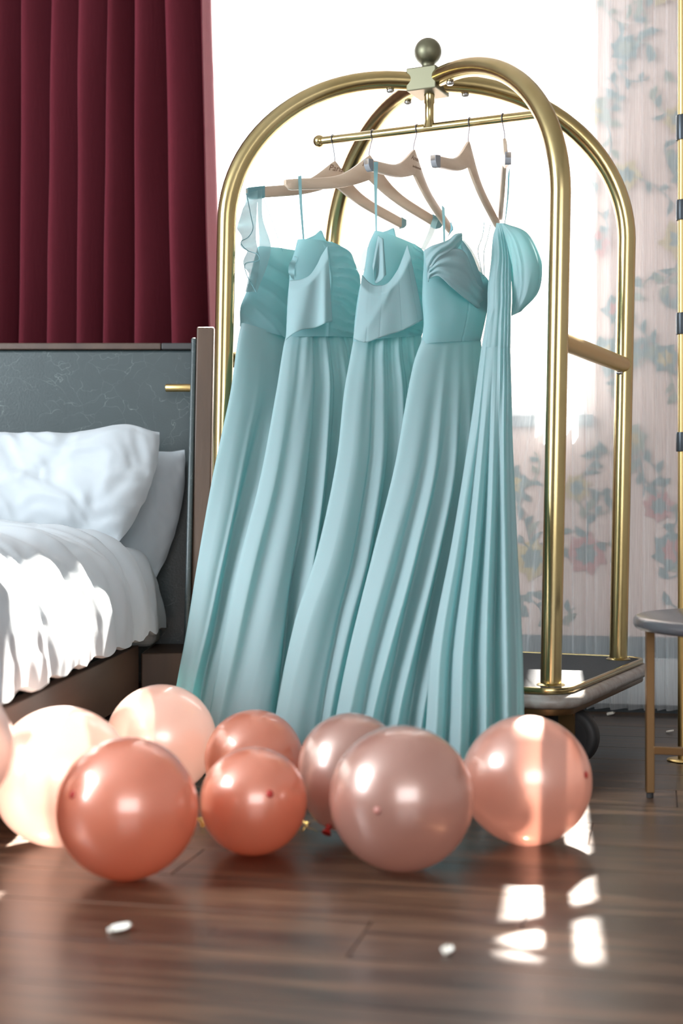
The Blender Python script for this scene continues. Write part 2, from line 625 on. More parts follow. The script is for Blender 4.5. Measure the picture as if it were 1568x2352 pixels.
def floral():
    vs, fs, mi = [], [], []

    def poly(pts, m):
        b = len(vs)
        vs.extend(pts)
        fs.append(tuple(range(b, b + len(pts))))
        mi.append(m)
    lay = [0]

    def pt(a, z):
        return wall_pt(a, z, 0.0012 + lay[0] * 0.00002)

    def leaf(a, z, ang, L, w, m):
        lay[0] += 1
        n = 7
        c, s = math.cos(ang), math.sin(ang)
        up, dn = [], []
        for i in range(n + 1):
            t = i / n
            h = w * math.sin(math.pi * t ** 0.8) * (1 + 0.18 * math.sin(t * 14))
            q = 0.12 * L * math.sin(math.pi * t)
            up.append(pt(a + c * t * L - s * (h + q), z + s * t * L + c * (h + q)))
            dn.append(pt(a + c * t * L - s * (-h + q), z + s * t * L + c * (-h + q)))
        poly(up + dn[::-1][1:-1], m)

    def stem(a, z, ang, L, curl, m):
        lay[0] += 1
        n = 12
        pts = []
        for i in range(n + 1):
            pts.append((a, z, ang))
            a += math.cos(ang) * L / n
            z += math.sin(ang) * L / n
            ang += curl / n
        w = 0.0022
        for (a0, z0, g0), (a1, z1, g1) in zip(pts, pts[1:]):
            poly([pt(a0 - math.sin(g0) * w, z0 + math.cos(g0) * w), pt(a0 + math.sin(g0) * w, z0 - math.cos(g0) * w),
                  pt(a1 + math.sin(g1) * w, z1 - math.cos(g1) * w), pt(a1 - math.sin(g1) * w, z1 + math.cos(g1) * w)], m)
        return pts

    def flower(a, z, R, m, m2):
        k = random.choice((5, 6, 7))
        r0 = random.random() * 6
        for j in range(k):
            leaf(a, z, r0 + j * 2 * math.pi / k, R, R * 0.33, m)
        for j in range(k):
            leaf(a, z, r0 + 0.4 + j * 2 * math.pi / k, R * 0.55, R * 0.17, m2)
    z = 0.28
    row = 0
    while z < 2.7:
        a = -0.62 if z < 0.85 else -0.12
        a += 0.07 * (row % 2)
        while a < 0.75:
            aa, zz = a + random.uniform(-.03, .03), z + random.uniform(-.04, .04)
            m, m2 = random.choice(((0, 1), (0, 3), (2, 0), (3, 0), (1, 2), (0, 2)))
            flower(aa, zz, random.uniform(0.045, 0.075), m, m2)
            for j in range(3):
                g = random.uniform(0, 6.28)
                ps = stem(aa, zz, g, random.uniform(.12, .2), random.uniform(-3.5, 3.5), random.choice((0, 1)))
                for (sa, sz, sg) in ps[4::3]:
                    leaf(sa, sz, sg + random.choice((-1, 1)) * 0.9, random.uniform(.03, .06), random.uniform(.007, .013), random.choice((0, 0, 1)))
            a += random.uniform(0.19, 0.25)
        z += 0.2
        row += 1
    return vs, fs, mi


fv, ff, fm = floral()
keep = [(f, i) for f, i in zip(ff, fm) if all((((fv[k] - WP0).dot(UW) > WA1 + .01) or fv[k].z < 0.90) and 0.26 < fv[k].z < 2.7 for k in f)]
pr = mesh_obj('floral_print', fv, [k[0] for k in keep], [M['p_teal'], M['p_green'], M['p_ochre'], M['p_rose']], wall_back, smooth=False, mat_idx=[k[1] for k in keep], kind='stuff')

bb = wall_box('baseboard_back', -1.2, 2.6, 0.025, 0.17, 0.0, 0.016, M['whitewood'], kind='structure')
wall_box('top_band', -1.2, 2.6, 0.17, 0.235, 0.0, 0.012, M['dado'], bb, label='slate grey band above the white board')
wall_box('shoe_strip', -1.2, 2.6, 0.0, 0.025, 0.0, 0.02, M['shoe'], bb, label='dark strip at the floor')

win = wall_box('window_1', WA0 + .03, WA1 - .03, WZ0 + 0.03, WZ1 - .03, -0.082, -0.078, M['glass'], kind='structure')
vs, fs = join(
    box(wall_pt(WA0 + .015, (WZ0 + WZ1) / 2, -.08), UW * .015, NW * .04, Vector((0, 0, (WZ1 - WZ0) / 2))),
    box(wall_pt(WA1 - .015, (WZ0 + WZ1) / 2, -.08), UW * .015, NW * .04, Vector((0, 0, (WZ1 - WZ0) / 2))),
    box(wall_pt((WA0 + WA1) / 2, WZ1 - .015, -.08), UW * ((WA1 - WA0) / 2 - .03), NW * .04, Vector((0, 0, .015))),
    box(wall_pt((WA0 + WA1) / 2, WZ0 + .015, -.08), UW * ((WA1 - WA0) / 2 - .03), NW * .04, Vector((0, 0, .015))))
mesh_obj('window_frame', vs, fs, M['whitewood'], win, smooth=False)
wall_box('window_sill', WA0, WA1 + .02, WZ0 - 0.035, WZ0, -0.12, 0.035, M['dado'], win, label='slate grey sill')

o = mesh_obj('sun_blocker_outside', *box((0.455, 6.1, 2.6), UW * .405, NW * .14, Vector((0, 0, 3.6))), M['render_white'], smooth=False)  # unseen white block, added outside to keep sun off the middle of the room
o['kind'] = 'structure'
floor = mesh_obj('floor', *abox(-3.2, 2.6, -3.2, 5.6, -0.06, -0.006), M['gap'], smooth=False)
floor['kind'] = 'structure'
o = mesh_obj('ceiling', *prism([(-3.3, -3.3), (2.6, -3.3), (2.6, wall_pt(1.7, 0, -.16).y), (-3.3, wall_pt(-4.33, 0, -.16).y)], CEIL, CEIL + .08), M['ceiling'], smooth=False); o['kind'] = 'structure'
o = mesh_obj('wall_left', *abox(-3.1, -3.0, -3.2, 5.5, 0, CEIL), M['plaster'], smooth=False); o['kind'] = 'structure'
o = mesh_obj('wall_right', *abox(2.25, 2.35, -3.2, 4.3, 0, CEIL), M['plaster'], smooth=False); o['kind'] = 'structure'
o = mesh_obj('wall_front', *abox(-3.1, 2.35, -3.15, -3.05, 0, CEIL), M['plaster'], smooth=False); o['kind'] = 'structure'

# floor planks, each a board of its own
PW = 0.19
plank_meshes = {}


def plank(a0, a1, b):
    L = round(a1 - a0, 3)
    if L not in plank_meshes:
        g = 0.0006
        e = 0.0012
        x1, y1 = L - g, PW - g
        vs = [(g, g, -.006), (x1, g, -.006), (x1, y1, -.006), (g, y1, -.006),
              (g, g, -e), (x1, g, -e), (x1, y1, -e), (g, y1, -e),
              (g + e, g + e, 0), (x1 - e, g + e, 0), (x1 - e, y1 - e, 0), (g + e, y1 - e, 0)]
        fs = [(8, 9, 10, 11)]
        for i in range(4):
            j = (i + 1) % 4
            fs += [(i, j, 4 + j, 4 + i), (4 + i, 4 + j, 8 + j, 8 + i)]
        me = bpy.data.meshes.new('plank')
        me.from_pydata(vs, [], fs)
        me.materials.append(M['floor'])
        plank_meshes[L] = me
    o = bpy.data.objects.new('plank', plank_meshes[L])
    COL.objects.link(o)
    o.parent = floor
    o.location = UW * a0 - NW * b
    o.rotation_euler = (0, 0, math.atan2(UW.y, UW.x))


random.seed(3)
lens = (0.9, 1.2, 1.5)
for r in range(-2, 29):
    b = r * PW + 0.05
    a = -3.4 + random.uniform(0, 1.2)
    while a < 2.3:
        L = random.choice(lens)
        c = UW * (a + L / 2) - NW * (b + PW / 2)
        if -3.1 < c.x - L / 2 and c.x < 2.2 and c.y > -0.6 and c.y < 4.50 - TAN * (c.x - 0.934) - 0.0:
            plank(a, a + L, b)
        a += L

# ------------------------------------------------------------------ curtains


def curtain(name, edges_top, edges_bot, y_top, y_bot, off, A0, A1, k, z0, z1, mat, nper, nz, label, cat, wob=0.0, seed=0, hem=0.0, power=1.0):
    """edges: sight columns of the fold crests; the cloth hangs on a plane off the wall."""
    dref = F / 740.0

    def zy(y):
        return CAMZ - (y - CY) / F * dref
    zt, zb = zy(y_top), zy(y_bot)
    at = [a_of(p, off) for p in edges_top]
    ab = [a_of(p, off) for p in edges_bot]
    nf = len(at) - 1
    random.seed(seed)
    ph = [random.uniform(-.05, .05) for _ in at]
    am = [random.uniform(.75, 1.2) for _ in at] + [1]

    def fn(u, v):
        z = lerp(z1, z0, v)
        s = (zt - z) / (zt - zb)
        s = max(-0.15, min(1.6, s))
        if power != 1.0:
            s = max(0.0, s) ** power
        t = u * nf
        i = min(int(t), nf - 1)
        tau = t - i
        e0, e1 = lerp(at[i], ab[i], s), lerp(at[i + 1], ab[i + 1], s)
        w = e1 - e0
        aa = lerp(am[i], am[i + 1], smooth01(tau))
        x = e0 + w * (tau - k * math.cos(2 * math.pi * (tau - .1)) + k * math.cos(2 * math.pi * .1))
        A = lerp(A0, A1, max(0, min(1, s))) * aa
        dpt = A * math.cos(2 * math.pi * (tau - .1 + ph[i] * 0)) + wob * noise.noise(Vector((x * 9 + seed, z * 2.2, seed)))
        dz = hem * math.cos(2 * math.pi * (tau - .1)) * v ** 6
        return wall_pt(x, z + dz, off + dpt)
    vs, fs = grid(nf * nper + 1, nz, fn)
    o = mesh_obj(name, vs, fs, mat)
    m = o.modifiers.new('thick', 'SOLIDIFY')
    m.thickness = 0.002
    m.offset = 0
    return tag(o, label, cat)


curtain('velvet_curtain',
        [-330, -250, -190, -130, -62, 8, 66, 131, 193, 262, 322, 392, 476],
        [-335, -255, -195, -135, -68, 12, 63, 124, 191, 255, 326, 410, 497],
        0, 790, 0.215, 0.066, 0.084, 0.17, 0.06, 2.70, M['velvet'], 22, 60,
        'dark burgundy velvet curtain in deep folds behind the headboard', 'curtain', wob=0.012, seed=2)
M_thick = None
sr = curtain('sheer_curtain',
             [1303, 1306, 1308, 1310, 1312, 1345, 1372, 1402, 1440, 1474, 1502, 1530, 1556, 1600, 1650],
             [1060, 1150, 1210, 1262, 1316, 1347, 1366, 1402, 1442, 1478, 1508, 1530, 1560, 1606, 1656],
             0, 1500, 0.11, 0.022, 0.026, 0.165, 0.022, 2.70, M['sheer'], 16, 40,
             'white sheer curtain panel veiling the floral wall beside the window', 'curtain', wob=0.010, seed=5, power=1.3)
sl = curtain('sheer_curtain',
             [420, 455, 482, 506, 528, 545], [415, 452, 478, 498, 512, 524],
             0, 1500, 0.07, 0.014, 0.016, 0.20, 0.03, 2.70, M['sheer'], 16, 30,
             'narrow white sheer curtain gathered beside the burgundy velvet', 'curtain', wob=0.008, seed=9)
for o in (sr, sl):
    o.modifiers.clear()

# ------------------------------------------------------------------ bed
bed = thing('bed', 'upholstered bed with leather headboard and walnut frame beside the cart', 'bed', (-1.4, 4.36, 0))
HB = 4.36
hb = mesh_obj('headboard', *abox(-2.6, -0.445, HB, HB + .06, 0.10, 1.122), M['leather'], bed, smooth=False, label='grey green leather panel')
bevel(hb, 0.008)
bevel(mesh_obj('top_rail', *abox(-2.6, -0.552, HB - 0.012, HB + .07, 1.122, 1.142), M['walnut_side'], hb, smooth=False), 0.003)
bevel(mesh_obj('rail_end', *abox(-0.550, -0.445, HB - 0.012, HB + .07, 1.122, 1.142), M['darkwood'], hb, smooth=False, label='dark end piece of the rail'), 0.003)


def raked(x0, x1, z0, z1, f0, f1, back):
    """panel whose front edge leans: front distance f0 at the bottom, f1 at the top."""
    vs = [(x0, f0, z0), (x1, f0, z0), (x1, back, z0), (x0, back, z0), (x0, f1, z1), (x1, f1, z1), (x1, back, z1), (x0, back, z1)]
    fs = [(3, 2, 1, 0), (4, 5, 6, 7), (0, 1, 5, 4), (1, 2, 6, 5), (2, 3, 7, 6), (3, 0, 4, 7)]
    return vs, fs


wing = mesh_obj('wing_panel', *raked(-0.432, -0.381, 0.10, 1.178, 4.03, 4.25, HB + .05), M['walnut'], bed, smooth=False)
bevel(wing, 0.004)
pad = mesh_obj('wing_pad', *raked(-0.4485, -0.4325, 0.22, 1.146, 4.035, 4.245, HB - .002), M['leather'], wing, smooth=False, label='grey green leather pad lining the wing')
bevel(pad, 0.006, 3)
rod = lathe([(0.0, 0), (0.0105, 0.0005), (0.012, 0.003), (0.012, 0.078)], P(380, 891, 4.26), (1, 0, 0), 24)
mesh_obj('reading_lamp_stub', *rod, M['brass_dull'], bed, label='short brass cylinder on the wing')
# base
plinth = mesh_obj('plinth', *abox(-0.572, -0.36, 4.06, 4.355, 0.0, 0.222), M['walnut'], bed, smooth=False)
bevel(plinth, 0.004)
yv0, yv1 = 2.52, 4.05
bx0, bx1 = -0.577 - (4.05 - yv0) * .058, -0.577
vs = [(bx0 - .03, yv0, .10), (bx0, yv0, .10), (bx1, yv1, .10), (bx1 - .03, yv1, .10), (bx0 - .03, yv0, .245), (bx0, yv0, .245), (bx1, yv1, .245), (bx1 - .03, yv1, .245)]
bevel(mesh_obj('side_rail', vs, [(3, 2, 1, 0), (4, 5, 6, 7), (0, 1, 5, 4), (1, 2, 6, 5), (2, 3, 7, 6), (3, 0, 4, 7)], M['walnut_side'], bed, smooth=False), 0.003)
mesh_obj('recessed_base', *abox(-2.4, -0.78, 2.6, 4.3, 0.0, 0.12), M['darkwood'], bed, smooth=False)
mt = mesh_obj('mattress', *abox(-2.45, -0.66, 2.56, 4.12, 0.25, 0.50), M['sheet'], bed, smooth=False, label='mattress in a white fitted sheet')
for v in mt.data.vertices:
    w = v.co + WL[mt.name]
    if w.x > -1 and w.y < 3:
        v.co.x -= 0.09
bevel(mt, 0.04, 4)
bevel(mesh_obj('sheet_corner', *abox(-2.45, -0.548, 4.185, 4.345, 0.226, 0.40), M['sheet'], bed, smooth=False), .03, 4)


def fold_noise(x, y, z, s=1.0):
    return noise.noise(Vector((x, y, z)) * s)


def duvet_fn(u, v):
    # u across (0 = tucked edge on the near side), v from head to foot
    d0 = lerp(4.165, 3.90, smooth01((u - .24) / .2))
    d = d0 - v * (d0 - 2.505)
    xo = -0.512 - (4.2 - d) * .058 + 0.012 * noise.noise(Vector((0, d * 4.2, 3)))
    zh = 0.283 + 0.012 * noise.noise(Vector((5, d * 5.5, 1))) + 0.006 * math.sin(d * 31)
    headr = smooth01(v / 0.035)
    if u < 0.06:
        t = u / 0.06
        p = Vector((xo - 0.09 * (1 - t), d, zh + 0.012 * (1 - t)))
        nrm = Vector((0, 0, -1)); amp = 0.2 * t
    elif u < 0.5:
        t = (u - 0.06) / 0.44
        a = t * math.pi / 2
        p = Vector((xo - 0.25 * (1 - math.cos(a)) , d, zh + 0.30 * math.sin(a) ** 0.9))
        nrm = Vector((math.cos(a), 0, math.sin(a))); amp = 0.35 + 0.65 * math.sin(2 * a)
    else:
        t = (u - 0.5) / 0.5
        p = Vector((xo - 0.25 - 1.55 * t, d, zh + 0.30 + 0.03 * smooth01(t * 4)))
        nrm = Vector((0, 0, 1)); amp = 0.8
    # creases: long soft folds fanning down from the head of the bed, plus crumple
    q = p.x * 0.9 + 0.55 * p.z
    w = p + Vector((0.05 * noise.noise(p * 3.1), 0.06 * noise.noise(p * 2.7 + Vector((9, 0, 0))), 0))
    f1 = math.sin((w.y * 1.0 + w.z * 0.55 - w.x * 0.35) * 27 + 2.5 * noise.noise(w * 2.0))
    f2 = noise.noise(Vector((w.x * 3.5, w.y * 9, w.z * 3.5)))
    f3 = 1 - abs(noise.noise(Vector((w.x * 5 + w.z * 3, w.y * 12, w.z * 4 + 7)))) * 2.2
    h = 0.0035 * f1 * (0.4 + abs(noise.noise(w * 1.7)) * 2) + 0.018 * f2 + 0.011 * f3 + 0.012 * noise.noise(w * 4.5) + 0.003 * noise.noise(w * 24)
    edge = 1 - 0.10 * (1 - headr)
    p = p + nrm * h * amp
    if u > 0.06:
        p.z -= (1 - headr) * 0.035 * min(1, (u - .06) / .2)
    return p


dv, df = grid(130, 170, duvet_fn)
duv = mesh_obj('duvet', dv, df, M['linen'])
sm = duv.modifiers.new('thick', 'SOLIDIFY')
sm.thickness = 0.012
sm.offset = -1
tag(duv, 'crumpled white duvet draped over the side of the bed', 'duvet')


def pillow(name, TL, TR, BR, BL, T, label, seed, back=0.55, frill=0.03, bow=0.0, crown=0.0):
    TL, TR, BR, BL = [P(*q) for q in (TL, TR, BR, BL)]
    nrm = ((TR - TL).cross(BL - TL)).normalized()
    if nrm.y > 0:
        nrm = -nrm
    nu, nv = 90, 70

    def side(s):
        def fn(u, v):
            a, b = 2 * u - 1, 2 * v - 1
            pin = 0.035 * (1 - a * a) * b + 0
            # corners pulled out, edges drawn in
            uu = 0.5 + 0.5 * a * (1 - 0.02 * (1 - b * b) * abs(a) ** 3)
            vv = 0.5 + 0.5 * b * (1 - 0.05 * (1 - a * a) * abs(b) ** 3)
            p = lerp(lerp(TL, TR, uu), lerp(BL, BR, uu), vv)
            p = p + (TR - TL).normalized() * bow * (1 - b * b) * smooth01((a - .3) / .7)
            p.z += crown * gz(a - .72, .25) * (1 - vv)
            e = max(0.0, (1 - abs(a) ** 3.2)) * max(0.0, (1 - abs(b) ** 3.0))
            h = T * e ** 0.55
            q = Vector((a * 2.2 + seed, b * 1.5, seed))
            wq = q + Vector((0.3 * noise.noise(q * 1.3), 0.3 * noise.noise(q * 1.1 + Vector((4, 0, 0))), 0))
            fr = (1 - abs(noise.noise(Vector((wq.x * 2.2 - wq.y * 0.9, wq.y * 0.7, 1))) ) * 2.0)
            h += (0.007 * fr + 0.020 * noise.noise(wq * 1.1) + 0.005 * noise.noise(wq * 3.5)) * min(1, e * 2.2 + .15)
            edge = (1 - min(1, e * 6)) * frill * 0.5 * noise.noise(Vector((a * 5 + seed, b * 5, 3)))
            return p + nrm * (h * (1 if s > 0 else -back) + edge)
        return fn
    f, ff_ = grid(nu, nv, side(1))
    b, bf = grid(nu, nv, side(-1))
    vs, fs = join((f, ff_), (b, [tuple(reversed(q)) for q in bf]))
    o = mesh_obj(name, vs, fs, M['linen'])
    return tag(o, label, 'pillow')


pillow('pillow', (40, 1032, 4.31), (424, 1034, 4.31), (352, 1342, 4.215), (60, 1275, 4.22), 0.045, 'white pillow behind, slumping over the mattress edge by the bed wing', 3.3, back=0.12, bow=.035)
pillow('pillow', (-230, 990, 4.16), (366, 1000, 4.18), (270, 1250, 4.01), (-230, 1228, 4.01), 0.08, 'plump white pillow in front, leaning on the headboard', 1.7, back=0.3, bow=.04, crown=.03)

# ------------------------------------------------------------------ luggage cart
RF = Vector((0.500, 3.400, 0))
UC = Vector((0.906, -0.424, 0))      # along the cart, to the right and nearer
VC = Vector((0.424, 0.906, 0))       # across the cart, to the back
LC, WC = 0.9157, 0.651
RR = RF + VC * WC
LF = RF - UC * LC
RL = LF + VC * WC
CC = RF - UC * LC / 2 + VC * WC / 2
DECK = 0.211
cart = thing('luggage_cart', 'brass birdcage luggage cart with carpeted deck in front of the window', 'cart', tuple(CC))


def rrect(a, b, r, n=6):
    """outline of the deck, a beyond the posts along, b across, corner radius r."""
    hx, hy = LC / 2 + a, WC / 2 + b
    pts = []
    for cx, cy, t0 in ((hx - r, hy - r, 0), (-hx + r, hy - r, 90), (-hx + r, -hy + r, 180), (hx - r, -hy + r, 270)):
        for i in range(n + 1):
            t = math.radians(t0 + 90 * i / n)
            p = CC + UC * (cx + r * math.cos(t)) + VC * (cy + r * math.sin(t))
            pts.append((p.x, p.y))
    return pts


A_, B_ = 0.062, 0.085
deck = mesh_obj('deck', *prism(rrect(A_ - .004, B_ - .004, .066), DECK - .03, DECK - .004), M['brass_dark'], cart, smooth=False)
random.seed(11)
out_ = rrect(A_ - .008, B_ - .008, .062)
mesh_obj('carpet', *prism(out_, DECK - .005, DECK), M['carpet'], cart, smooth=False, label='charcoal carpet')

def ring(outline_fn, z, prof, mat, name, **kw):
    """sweep a small closed profile [(out, up)] round the deck outline."""
    outs = [outline_fn(o_) for o_, _ in prof]
    n = len(outs[0])
    vs, fs = [], []
    k = len(prof)
    for i in range(n):
        for j in range(k):
            vs.append(Vector((outs[j][i][0], outs[j][i][1], z + prof[j][1])))
    for i in range(n):
        i2 = (i + 1) % n
        for j in range(k):
            j2 = (j + 1) % k
            fs.append((i * k + j, i2 * k + j, i2 * k + j2, i * k + j2))
    return mesh_obj(name, vs, fs, mat, cart, **kw)


def outl(off):
    return rrect(A_ + off, B_ + off, .066 + off, 8)


ring(outl, DECK, [(-.008, -.012), (.000, -.012), (.002, -.010), (.002, .000), (.000, .003), (-.006, .003), (-.008, .001)], M['brass'], 'deck_trim')
ring(outl, DECK, [(-.01, -.046), (.010, -.046), (.020, -.040), (.024, -.030), (.020, -.019), (.010, -.013), (-.01, -.013)], M['bumper'], 'bumper', label='worn grey bumper rail')
ring(outl, DECK, [(-.03, -.062), (.000, -.062), (.002, -.058), (.002, -.046), (-.03, -.046)], M['brass_dark'], 'under_rail')

# frame: posts that bend into arches and meet at the hub
Z1, ZH = 1.39, 1.80
HS = 0.013
HUB = CC + Vector((HS, 0, 0))


def post_path(c):
    pts = []
    for i in range(9):
        z = lerp(DECK, Z1, i / 8)
        pts.append(c + Vector((0.02 * (z - DECK), 0, z)))
    top = pts[-1]
    h = Vector((HUB.x - top.x, HUB.y - top.y, 0))
    hl = h.length
    hn = h.normalized()
    a, b = hl - 0.085, ZH - Z1
    for i in range(1, 25):
        t = math.pi / 2 * i / 24
        pts.append(top + hn * a * (1 - math.cos(t) ** 1.0) + Vector((0, 0, b * math.sin(t))))
    pts.append(top + hn * (hl - 0.03) + Vector((0, 0, b)))
    return pts, hn


for c in (RF, RR, LF, RL):
    pts, hn = post_path(c)
    pt_o = mesh_obj('arch_post', *tube(pts, 0.0252, 28), M['brass'], cart)
    mesh_obj('flange', *lathe([(.026, 0.0), (.034, 0.0), (.034, .002), (.029, .005), (.026, .006)], c + Vector((0, 0, DECK)), seg=32), M['brass'], pt_o)
    mesh_obj('collar', *lathe([(.0262, -.022), (.0262, 0.0)], c + Vector((0, 0, DECK - .0)), seg=24), M['rubber'], pt_o)
    bp = pts[-1] - hn * 0.075 - Vector((0, 0, .0235))
    mesh_obj('bolt', *join(lathe([(.008, 0), (.0105, -.003), (.0105, -.008), (.007, -.012)], bp, seg=14)), M['steel'], pt_o)
hubm = mesh_obj('hub', *box(HUB + Vector((0, 0, ZH - .002)), UC * .043, VC * .052, Vector((0, 0, .031))), M['brass_hub'], cart, smooth=False)
bevel(hubm, .003)
bz = ZH + .029
fin = [(.026, bz), (.026, bz + .004), (.018, bz + .008), (.0165, bz + .016), (.02, bz + .022)]
R = .0375
for i in range(3, 17):
    t = math.pi * i / 16
    fin.append((R * math.sin(t), bz + .054 - R * math.cos(t)))
mesh_obj('finial', *lathe(fin, HUB, seg=36), M['brass_hub'], cart)
ZB = 1.676
BARC = CC + Vector((.017, 0, ZB))
bar_a, bar_b = BARC - UC * .335, BARC + UC * .335
bar = mesh_obj('hanging_bar', *tube([bar_a, BARC, bar_b], .0115, 20), M['brass'], cart)
for e in (bar_a, bar_b):
    mesh_obj('bar_end_ball', *ball(e, .0175, 20, 12), M['brass'], bar)
mesh_obj('bar_stem', *lathe([(.018, ZB - .002), (.0135, ZB + .014), (.0125, ZB + .02), (.0125, ZH - .06), (.0145, ZH - .058), (.0145, ZH - .03)], CC + Vector((.017, 0, 0)), seg=24), M['brass'], cart)
ZX = CAMZ + (1176 - 780.5) / 960
for p0, p1 in ((RF, RR), (LF, RL)):
    sft = Vector((.02 * (ZX - DECK), 0, ZX))
    cb_ = mesh_obj('cross_bar', *tube([p0 + sft + VC * .02, p1 + sft - VC * .02], .0225, 28), M['brass_dull'], cart)
    mesh_obj('bolt', *lathe([(.007, 0), (.009, -.002), (.009, -.006), (.006, -.009)], p1 + sft - VC * .055 - Vector((0, 0, .0222)), seg=12), M['steel'], cb_)
# casters
for c, du, dv_, ang in ((RF, -0.02, .115, 62), (RR, -.17, -.13, 62), (LF, .03, .11, 58), (RL, .03, -.11, 58)):
    cp = c + UC * du + VC * dv_
    g = math.radians(ang)
    ax = Vector((-math.cos(g), -math.sin(g), 0))          # wheel axle
    ctr = cp + Vector((0.035, 0.0, .072))
    wh = lathe([(.030, -.021), (.052, -.021), (.062, -.020), (.070, -.015), (.072, -.007), (.072, .007), (.070, .015), (.062, .020), (.052, .021), (.030, .021)], ctr, ax, 40)
    cst = mesh_obj('caster_fork', *join(
        lathe([(.047, .136), (.05, .138), (.05, .147), (.02, .148)], Vector((cp.x, cp.y, 0)), seg=32),
        box(ctr + ax * .029 + Vector((0, 0, .025)), ax * .003, Vector((-ax.y, ax.x, 0)) * .021, Vector((0, 0, .042))),
        box(ctr - ax * .029 + Vector((0, 0, .025)), ax * .003, Vector((-ax.y, ax.x, 0)) * .021, Vector((0, 0, .042))),
        box(Vector((ctr.x, ctr.y, .133)) * 1 + Vector((-0.012, 0, 0)), ax * .032, Vector((-ax.y, ax.x, 0)) * .03, Vector((0, 0, .006)))), M['brass_dark'], cart, smooth=False)
    mesh_obj('wheel', *wh, M['rubber'], cst)
    mesh_obj('wheel_disc', *lathe([(.0, -.0215), (.036, -.0225), (.047, -.0215), (.047, .0215), (.036, .0225), (.0, .0215)], ctr, ax, 32), M['wheelhub'], cst)

# ------------------------------------------------------------------ hangers


def hanger(hx, apex, tipL, tipR, label, script=None, caps=(), thick=.0065):
    # bar point over the hook
    k = (hx - CX) / F
    q = BARC
    t = (k * q.y - q.x) / (UC.x - k * UC.y)
    bp = q + UC * t
    ap = P(apex[0], apex[1], bp.y)
    tl, tr = P(*tipL), P(*tipR)
    HUMP = 0.044
    B = ap - Vector((0, 0, HUMP))
    g = thing('clothes_hanger', label, 'hanger', tuple(bp))
    span = (tr - tl)
    nrm = Vector((span.y, -span.x, 0)).normalized()
    if nrm.y > 0:
        nrm = -nrm
    n = 61
    vs, fs = [], []

    def ws(s):
        return (math.sqrt(s * s + .12) - .3464) / (math.sqrt(1.12) - .3464)

    def top(s):
        e = tl if s < 0 else tr
        w = ws(s)
        p = lerp(B, e, w)
        p = p - Vector((0, 0, 0.012 * math.sin(math.pi * min(1, w)) * (1 - w)))
        return p + Vector((0, 0, HUMP * math.exp(-(abs(s) / .38) ** 2.6)))

    def bot(s):
        e = tl if s < 0 else tr
        w = ws(s)
        p = lerp(B, e, w) - Vector((0, 0, 0.012 * math.sin(math.pi * min(1, w)) * (1 - w)))
        h = 0.034 - 0.005 * w
        if w > .93:
            h *= 1 - .55 * ((w - .93) / .07) ** 2
        return p + Vector((0, 0, -h + HUMP * 0.22 * math.exp(-(s / .40) ** 2)))
    for i in range(n):
        s = -1 + 2 * i / (n - 1)
        a, b = top(s), bot(s)
        for p, sg in ((a, 1), (lerp(a, b, .12), 1), (lerp(a, b, .88), 1), (b, 1), (b, -1), (lerp(a, b, .88), -1), (lerp(a, b, .12), -1), (a, -1)):
            th = thick * (0.55 if p in (a, b) else 1.0)
            vs.append(p + nrm * th * sg)
    for i in range(n - 1):
        for j in range(8):
            j2 = (j + 1) % 8
            fs.append((i * 8 + j, i * 8 + j2, (i + 1) * 8 + j2, (i + 1) * 8 + j))
    fs.append(tuple(range(7, -1, -1)))
    fs.append(tuple((n - 1) * 8 + j for j in range(8)))
    body = mesh_obj('body', vs, fs, M['hanger'], g)
    for s0, s1, mt_ in caps:
        v2, f2 = [], []
        m = 8
        for i in range(m + 1):
            s = lerp(s0, s1, i / m)
            a, b = top(s) + Vector((0, 0, .0012)), bot(s) - Vector((0, 0, .0012))
            for p, sg in ((a, 1), (b, 1), (b, -1), (a, -1)):
                v2.append(p + nrm * (thick + .0012) * sg)
        for i in range(m):
            for j in range(4):
                j2 = (j + 1) % 4
                f2.append((i * 4 + j, i * 4 + j2, (i + 1) * 4 + j2, (i + 1) * 4 + j))
        f2 += [(3, 2, 1, 0), tuple(m * 4 + j for j in range(4))]
        mesh_obj('end_pad', v2, f2, M[mt_], g)
    # hook: wire from the wood up and round the bar
    r = .0135
    pts = [ap - Vector((0, 0, .012)), ap + Vector((0, 0, .012))]
    for i in range(0, 15):
        a = math.radians(-70 + 260 * i / 14)
        pts.append(bp + (-VC) * (r * math.cos(a)) + Vector((0, 0, r * math.sin(a))))
    mesh_obj('hook', *tube(curve_pts(pts, 48), .0015, 8), M['wire'], g)
    if script:
        for txt, size, dz, s0 in script:
            cu = bpy.data.curves.new('script', 'FONT')
            cu.body = txt
            cu.size = size
            cu.shear = .35
            cu.extrude = .0002
            cu.align_x = 'CENTER'
            cu.align_y = 'CENTER'
            cu.materials.append(M['ink'])
            tmp = bpy.data.objects.new('script_curve', cu)
            me = bpy.data.meshes.new_from_object(tmp)
            bpy.data.objects.remove(tmp)
            to = bpy.data.objects.new('engraved_name', me)
            COL.objects.link(to)
            xd = Vector((-nrm.y, nrm.x, 0))
            if xd.x < 0:
                xd = -xd
            up = Vector((0, 0, 1))
            zz = xd.cross(up)
            mw = Matrix((xd, up, -nrm if zz.dot(nrm) < 0 and False else zz)).transposed().to_4x4()
            c = lerp(top(s0), bot(s0), .5) + Vector((0, 0, dz)) + nrm * (thick + .0004)
            mw.translation = c - wloc(g)
            to.parent = g
            to.matrix_local = mw
    return g, top, bot, nrm


